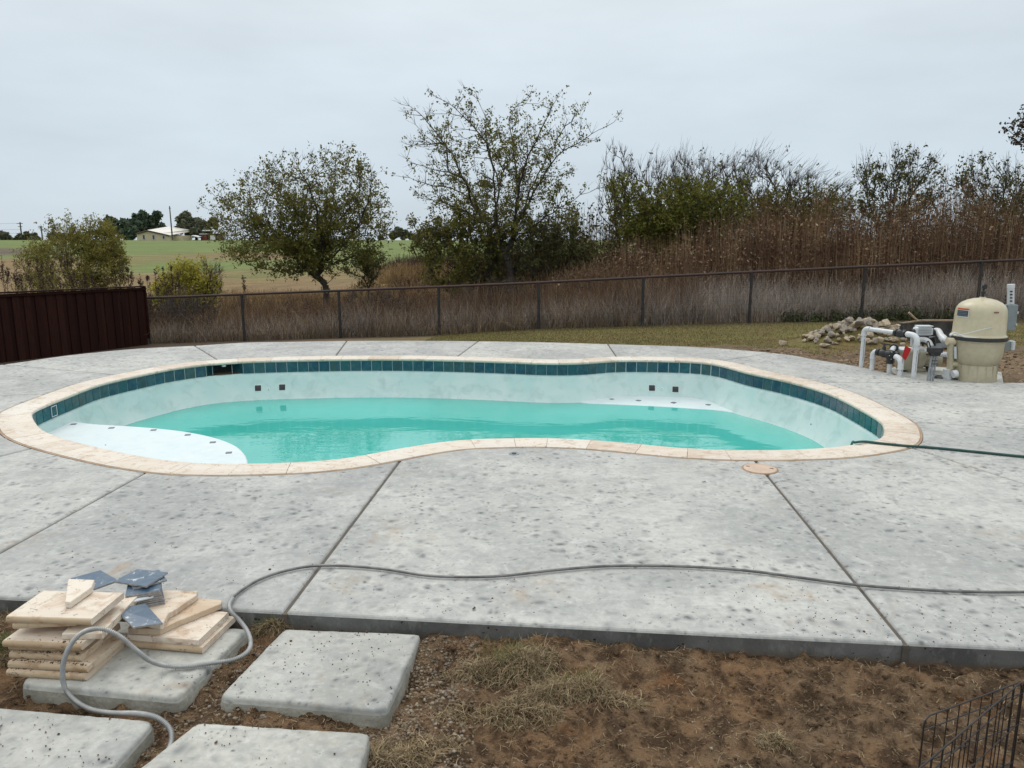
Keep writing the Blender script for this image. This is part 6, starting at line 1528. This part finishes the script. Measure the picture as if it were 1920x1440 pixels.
def edgept(n):
    k = rng.integers(0, len(BND), n*3); p = BND[k]; ok_ = (p[:, 1] > 10.2) & (p[:, 0] < 0.5); p = p[ok_][:n]; c = np.array([0, 8.0]); d = p-c; d /= np.linalg.norm(d, axis=1)[:, None]
    q = p+d*rng.uniform(.04, .55, len(p))[:, None]+rng.normal(0, .05, p.shape); return np.c_[q, gz(q[:, 0], q[:, 1])+.0]
Bp = edgept(2600); V, F = blades(len(Bp), lambda n: Bp, (.03, .10), (.004, .008), 2, .8, .9, (.1, .8))
tag(npmesh('edge_straw', V, F, m_straw), 'dry straw and dead grass along the back edge of the deck', 'straw', kind='stuff')

# ------------------------------------------------------------------ far background
def far_tree(name, label, px, y, mat, n, size, seed, trunk=True):
    """px: list of (u, v, radius_px) blobs"""
    r_ = np.random.default_rng(seed); k = FPX/(y*cp); pts = []; ws = np.array([b[2]**2 for b in px], float); ws /= ws.sum()
    us = np.mean([b[0] for b in px]); vb = max(b[1]+b[2]*.6 for b in px); bp_ = D(us, vb, y); gb = float(gz(bp_.x, y))
    t = thing(name, label, 'tree', (bp_.x, y, gb))
    for b, w_ in zip(px, ws):
        m = int(n*w_); c = np.array(D(b[0], b[1], y+r_.uniform(-1, 1)*b[2]/k*.5)); R_ = b[2]/k
        sub = 9; cs = r_.normal(0, 1, (sub, 3)); cs /= np.linalg.norm(cs, axis=1)[:, None]; cs = c+cs*R_*r_.uniform(.3, .8, (sub, 1)); j = r_.integers(0, sub, m)
        d = r_.normal(0, 1, (m, 3)); d /= np.linalg.norm(d, axis=1)[:, None]; pts.append(cs[j]+d*R_*.42*r_.uniform(.3, 1.1, (m, 1)))
    V, F = quads_at(np.concatenate(pts), size, r_); npmesh('crown', V, F, mat, t)
    tops_ = D(us, min(b[1] for b in px), y); MB().tube([(bp_.x, y, gb-.5), (bp_.x+.2, y, (gb+tops_.z)/2), (bp_.x, y, tops_.z)], [.45, .3, .1], 7).build('trunk', m_bark, t)
far_tree('tree', 'large dark green round tree right behind the cream house', [(268, 408, 16), (252, 415, 14), (290, 410, 14), (262, 430, 18), (288, 432, 16), (300, 440, 9), (240, 432, 12), (275, 425, 18), (304, 428, 8)], 225, m_fard, 9000, (.5, 1.0), 61)
far_tree('tree', 'dark grey-green tree left of the cream house', [(215, 420, 14), (205, 428, 14), (228, 428, 16), (240, 440, 13), (210, 440, 12), (248, 435, 10), (200, 412, 8)], 215, m_fard, 7000, (.35, .8), 62)
far_tree('tree', 'grey-green willow-like tree behind the utility pole', [(345, 412, 14), (360, 420, 18), (378, 425, 16), (340, 428, 13), (365, 437, 15), (388, 435, 12), (400, 420, 10)], 215, m_farg, 8000, (.35, .8), 63)
far_tree('tree', 'small dark tree crown at the far left horizon', [(8, 444, 9), (2, 442, 9), (18, 448, 5)], 300, m_farg, 2200, (.6, 1.2), 64)
far_tree('tree', 'low brownish tree under the crossarm utility pole', [(38, 446, 7), (55, 443, 9), (68, 445, 8), (30, 449, 4)], 280, m_farg, 3000, (.5, 1.0), 65)
far_tree('tree', 'low tree behind the feathery yellow-green bush', [(100, 444, 8), (120, 446, 8), (140, 445, 8), (160, 447, 8)], 260, m_farg, 3000, (.5, 1.0), 66)
far_tree('tree', 'distant grey-green tree seen between the two middle trees', [(748, 436, 9), (738, 440, 8), (760, 441, 8), (770, 444, 6)], 290, m_farg, 3000, (.6, 1.2), 67)
far_tree('tree', 'faint low tree line right of the distant tree between the middle trees', [(785, 444, 5), (800, 445, 5), (820, 446, 5), (715, 446, 6)], 330, m_farg, 2400, (.6, 1.2), 68)
for k in range(0): far_tree('tree', 'distant tree hidden behind the brown stalks on the right', [(1150+k*110, 430, 14), (1190+k*110, 434, 12)], 240, m_farg, 1500, (.6, 1.2), 70+k)
yh = 203; hs = thing('house', 'low cream house with pale metal roof and small windows across the field', 'house', D(285, 451, yh))
m_cream = simple('cream_siding', (.58, .50, .34), (.53, .46, .31), .5, .7, .05); m_roof = simple('pale_metal_roof', (.66, .62, .55), (.60, .56, .50), .4, .4, .05); m_trim = simple('brown_trim', (.07, .035, .025), (.05, .03, .02), 1, .7)
m_glass = simple('window_glass', (.06, .07, .08), (.04, .05, .06), 1, .15)
def H_(u, v, y=yh): return D(u, v, y)
gb = H_(256, 453).z-1.0
prof = [(256.5, 438), (276, 432.4), (302, 438.5), (317, 442)]
V = []; 
for yy in (yh, yh+9):
    for (u, v) in prof: p = H_(u, v); V.append((p.x, yy, p.z))
    V.append((H_(317, 450).x, yy, gb)); V.append((H_(256.5, 450).x, yy, gb))
MB().add(V, [(5, 4, 3, 2, 1, 0), (6, 7, 8, 9, 10, 11), (0, 6, 11, 5), (4, 10, 9, 3)]).build('wall', m_cream, hs)
rf = []
for (u, v) in ((255, 437.6), (276, 431.6), (303, 437.6), (318, 441.2)): p = H_(u, v, yh-.4); rf.append(p+Vector((0, 0, .05)))
V = [tuple(p) for p in rf]+[(p.x+1.2, yh+9.5, p.z+1.0 if i in (0, 1, 2, 3) else p.z) for i, p in enumerate(rf)]; V[7] = (H_(329, 441).x, yh+9.5, V[7][2]); V[6] = (H_(329, 437).x, yh+9.5, V[6][2])
roof = MB().add(V+[(a, b, c-.15) for a, b, c in V], [(0, 1, 5, 4), (1, 2, 6, 5), (2, 3, 7, 6), (8, 12, 13, 9), (9, 13, 14, 10), (10, 14, 15, 11), (0, 4, 12, 8), (3, 11, 15, 7)]).build('roof', m_roof, hs)
mb = MB(); 
for i in range(3): mb.tube([rf[i]-Vector((0, .05, .15)), rf[i+1]-Vector((0, .05, .15))], .16, 4)
mb.build('fascia', m_trim, hs)
p0, p1 = H_(317, 441.6), H_(331, 441.5); MB().add([(p0.x, yh+3, p0.z), (p1.x, yh+3, p1.z), (p1.x, yh+3, gb), (p0.x, yh+3, gb), (p0.x, yh+9, p0.z), (p1.x, yh+9, p1.z), (p1.x, yh+9, gb), (p0.x, yh+9, gb)], [(3, 2, 1, 0), (0, 1, 5, 4), (1, 2, 6, 5)]).build('side_wing', m_cream, hs)
for (u, v, w_, h_) in ((269.8, 444.5, .52, 1.0), (288, 444.5, .52, 1.0), (307, 445, .45, .75)):
    c = H_(u, v, yh-.05); wn_ = MB().box(c, (w_*1.25, .10, h_*1.15)).build('window', m_labelw, hs)
    MB().box(c-Vector((0, .06, 0)), (w_, .04, h_)).build('pane', m_glass, hs)
MB().box(H_(302.5, 434, yh+3), (.25, .25, .9)).build('vent_pipe', m_conduitgrey, hs)
sh = thing('shed', 'open shed with a dark red door and white roof edge right of the house', 'shed', D(388, 449, 208)); ys2 = 208
S_ = lambda u, v: D(u, v, ys2); gs = S_(380, 451).z-.8
def sbox(u0, v0, u1, v1, dy, name, mat, d0=0): 
    a = S_(u0, v0); b = S_(u1, v1); MB().box(((a.x+b.x)/2, ys2+d0+dy/2, (a.z+b.z)/2), (abs(b.x-a.x), dy, abs(a.z-b.z))).build(name, mat, sh)
sbox(373, 438, 406, 451, 4, 'wall', m_trim, 1.0); sbox(376, 439.5, 387, 451, .2, 'red_door', simple('barn_red', (.22, .05, .045), (.18, .04, .035), 1, .7), .6); sbox(392, 441, 402, 450, .3, 'white_panel', m_labelw, .5)
sbox(380, 431, 405, 433.2, 5, 'roof_edge', m_labelw, -.3); sbox(374, 438.2, 389, 439.2, 1, 'roof_trim', m_labelw, -.2)
lt = thing('lean_to', 'small white-roofed lean-to left of the red-doored shed', 'lean-to', D(366, 449, 206))
a, b = D(359, 441, 206), D(372, 444, 206); MB().add([tuple(a), tuple(b), (b.x, 209, b.z), (a.x, 209, a.z), (a.x, 206, a.z-.2), (b.x, 206, b.z-.2), (b.x, 209, b.z-.2), (a.x, 209, a.z-.2)], [(0, 1, 2, 3), (0, 4, 5, 1), (7, 6, 5, 4)]).build('roof', m_labelw, lt)
for p in (a, b): MB().tube([(p.x, 206.2, p.z), (p.x, 206.2, p.z-2.2)], .09, 5).build('post', m_labelw, lt)
m_pole = simple('pole_wood', (.10, .085, .075), (.08, .07, .06), 3, .8)
up_ = thing('utility_pole', 'bare tall utility pole standing beside the cream house', 'utility pole', D(323, 449, 195)); a = D(323.5, 450, 195); b = D(321.3, 386.5, 195)
MB().tube([a, Vector((a.x-.05, 195, b.z))], [.20, .13], 8).build('pole', m_pole, up_); MB().box((a.x, 194.9, b.z-.5), (.5, .2, .12)).build('bracket', m_pole, up_)
for (u, vt, y, lb) in ((41, 416.5, 290, 'utility pole with crossarms at the far left horizon'), (79.5, 423, 300, 'second thin utility pole with a crossarm behind the feathery bush')):
    a = D(u+.5, 451, y); b = D(u, vt, y); t = thing('utility_pole', lb, 'utility pole', a); MB().tube([a, Vector((a.x, y, b.z))], [.28, .22], 7).build('pole', m_pole, t)
    MB().box((a.x, y-.2, b.z-.5), (2.2, .2, .22)).build('crossarm', m_pole, t)
    if y == 290: MB().box((a.x, y-.2, b.z-1.6), (1.6, .2, .2)).build('crossarm', m_pole, t)
for k, vv in enumerate((418.5, 430, 437)):
    a = D(41, vv, 290); b = D(-120, vv+1, 290); w_ = MB().tube([a, (a+b)/2-Vector((0, 0, .3)), b], .035, 3).build('power_line', m_pole)
    tag(w_, ['top power line running left from the crossarm pole', 'middle power line running left from the crossarm pole', 'lowest power line running left from the crossarm pole'][k], 'power line')
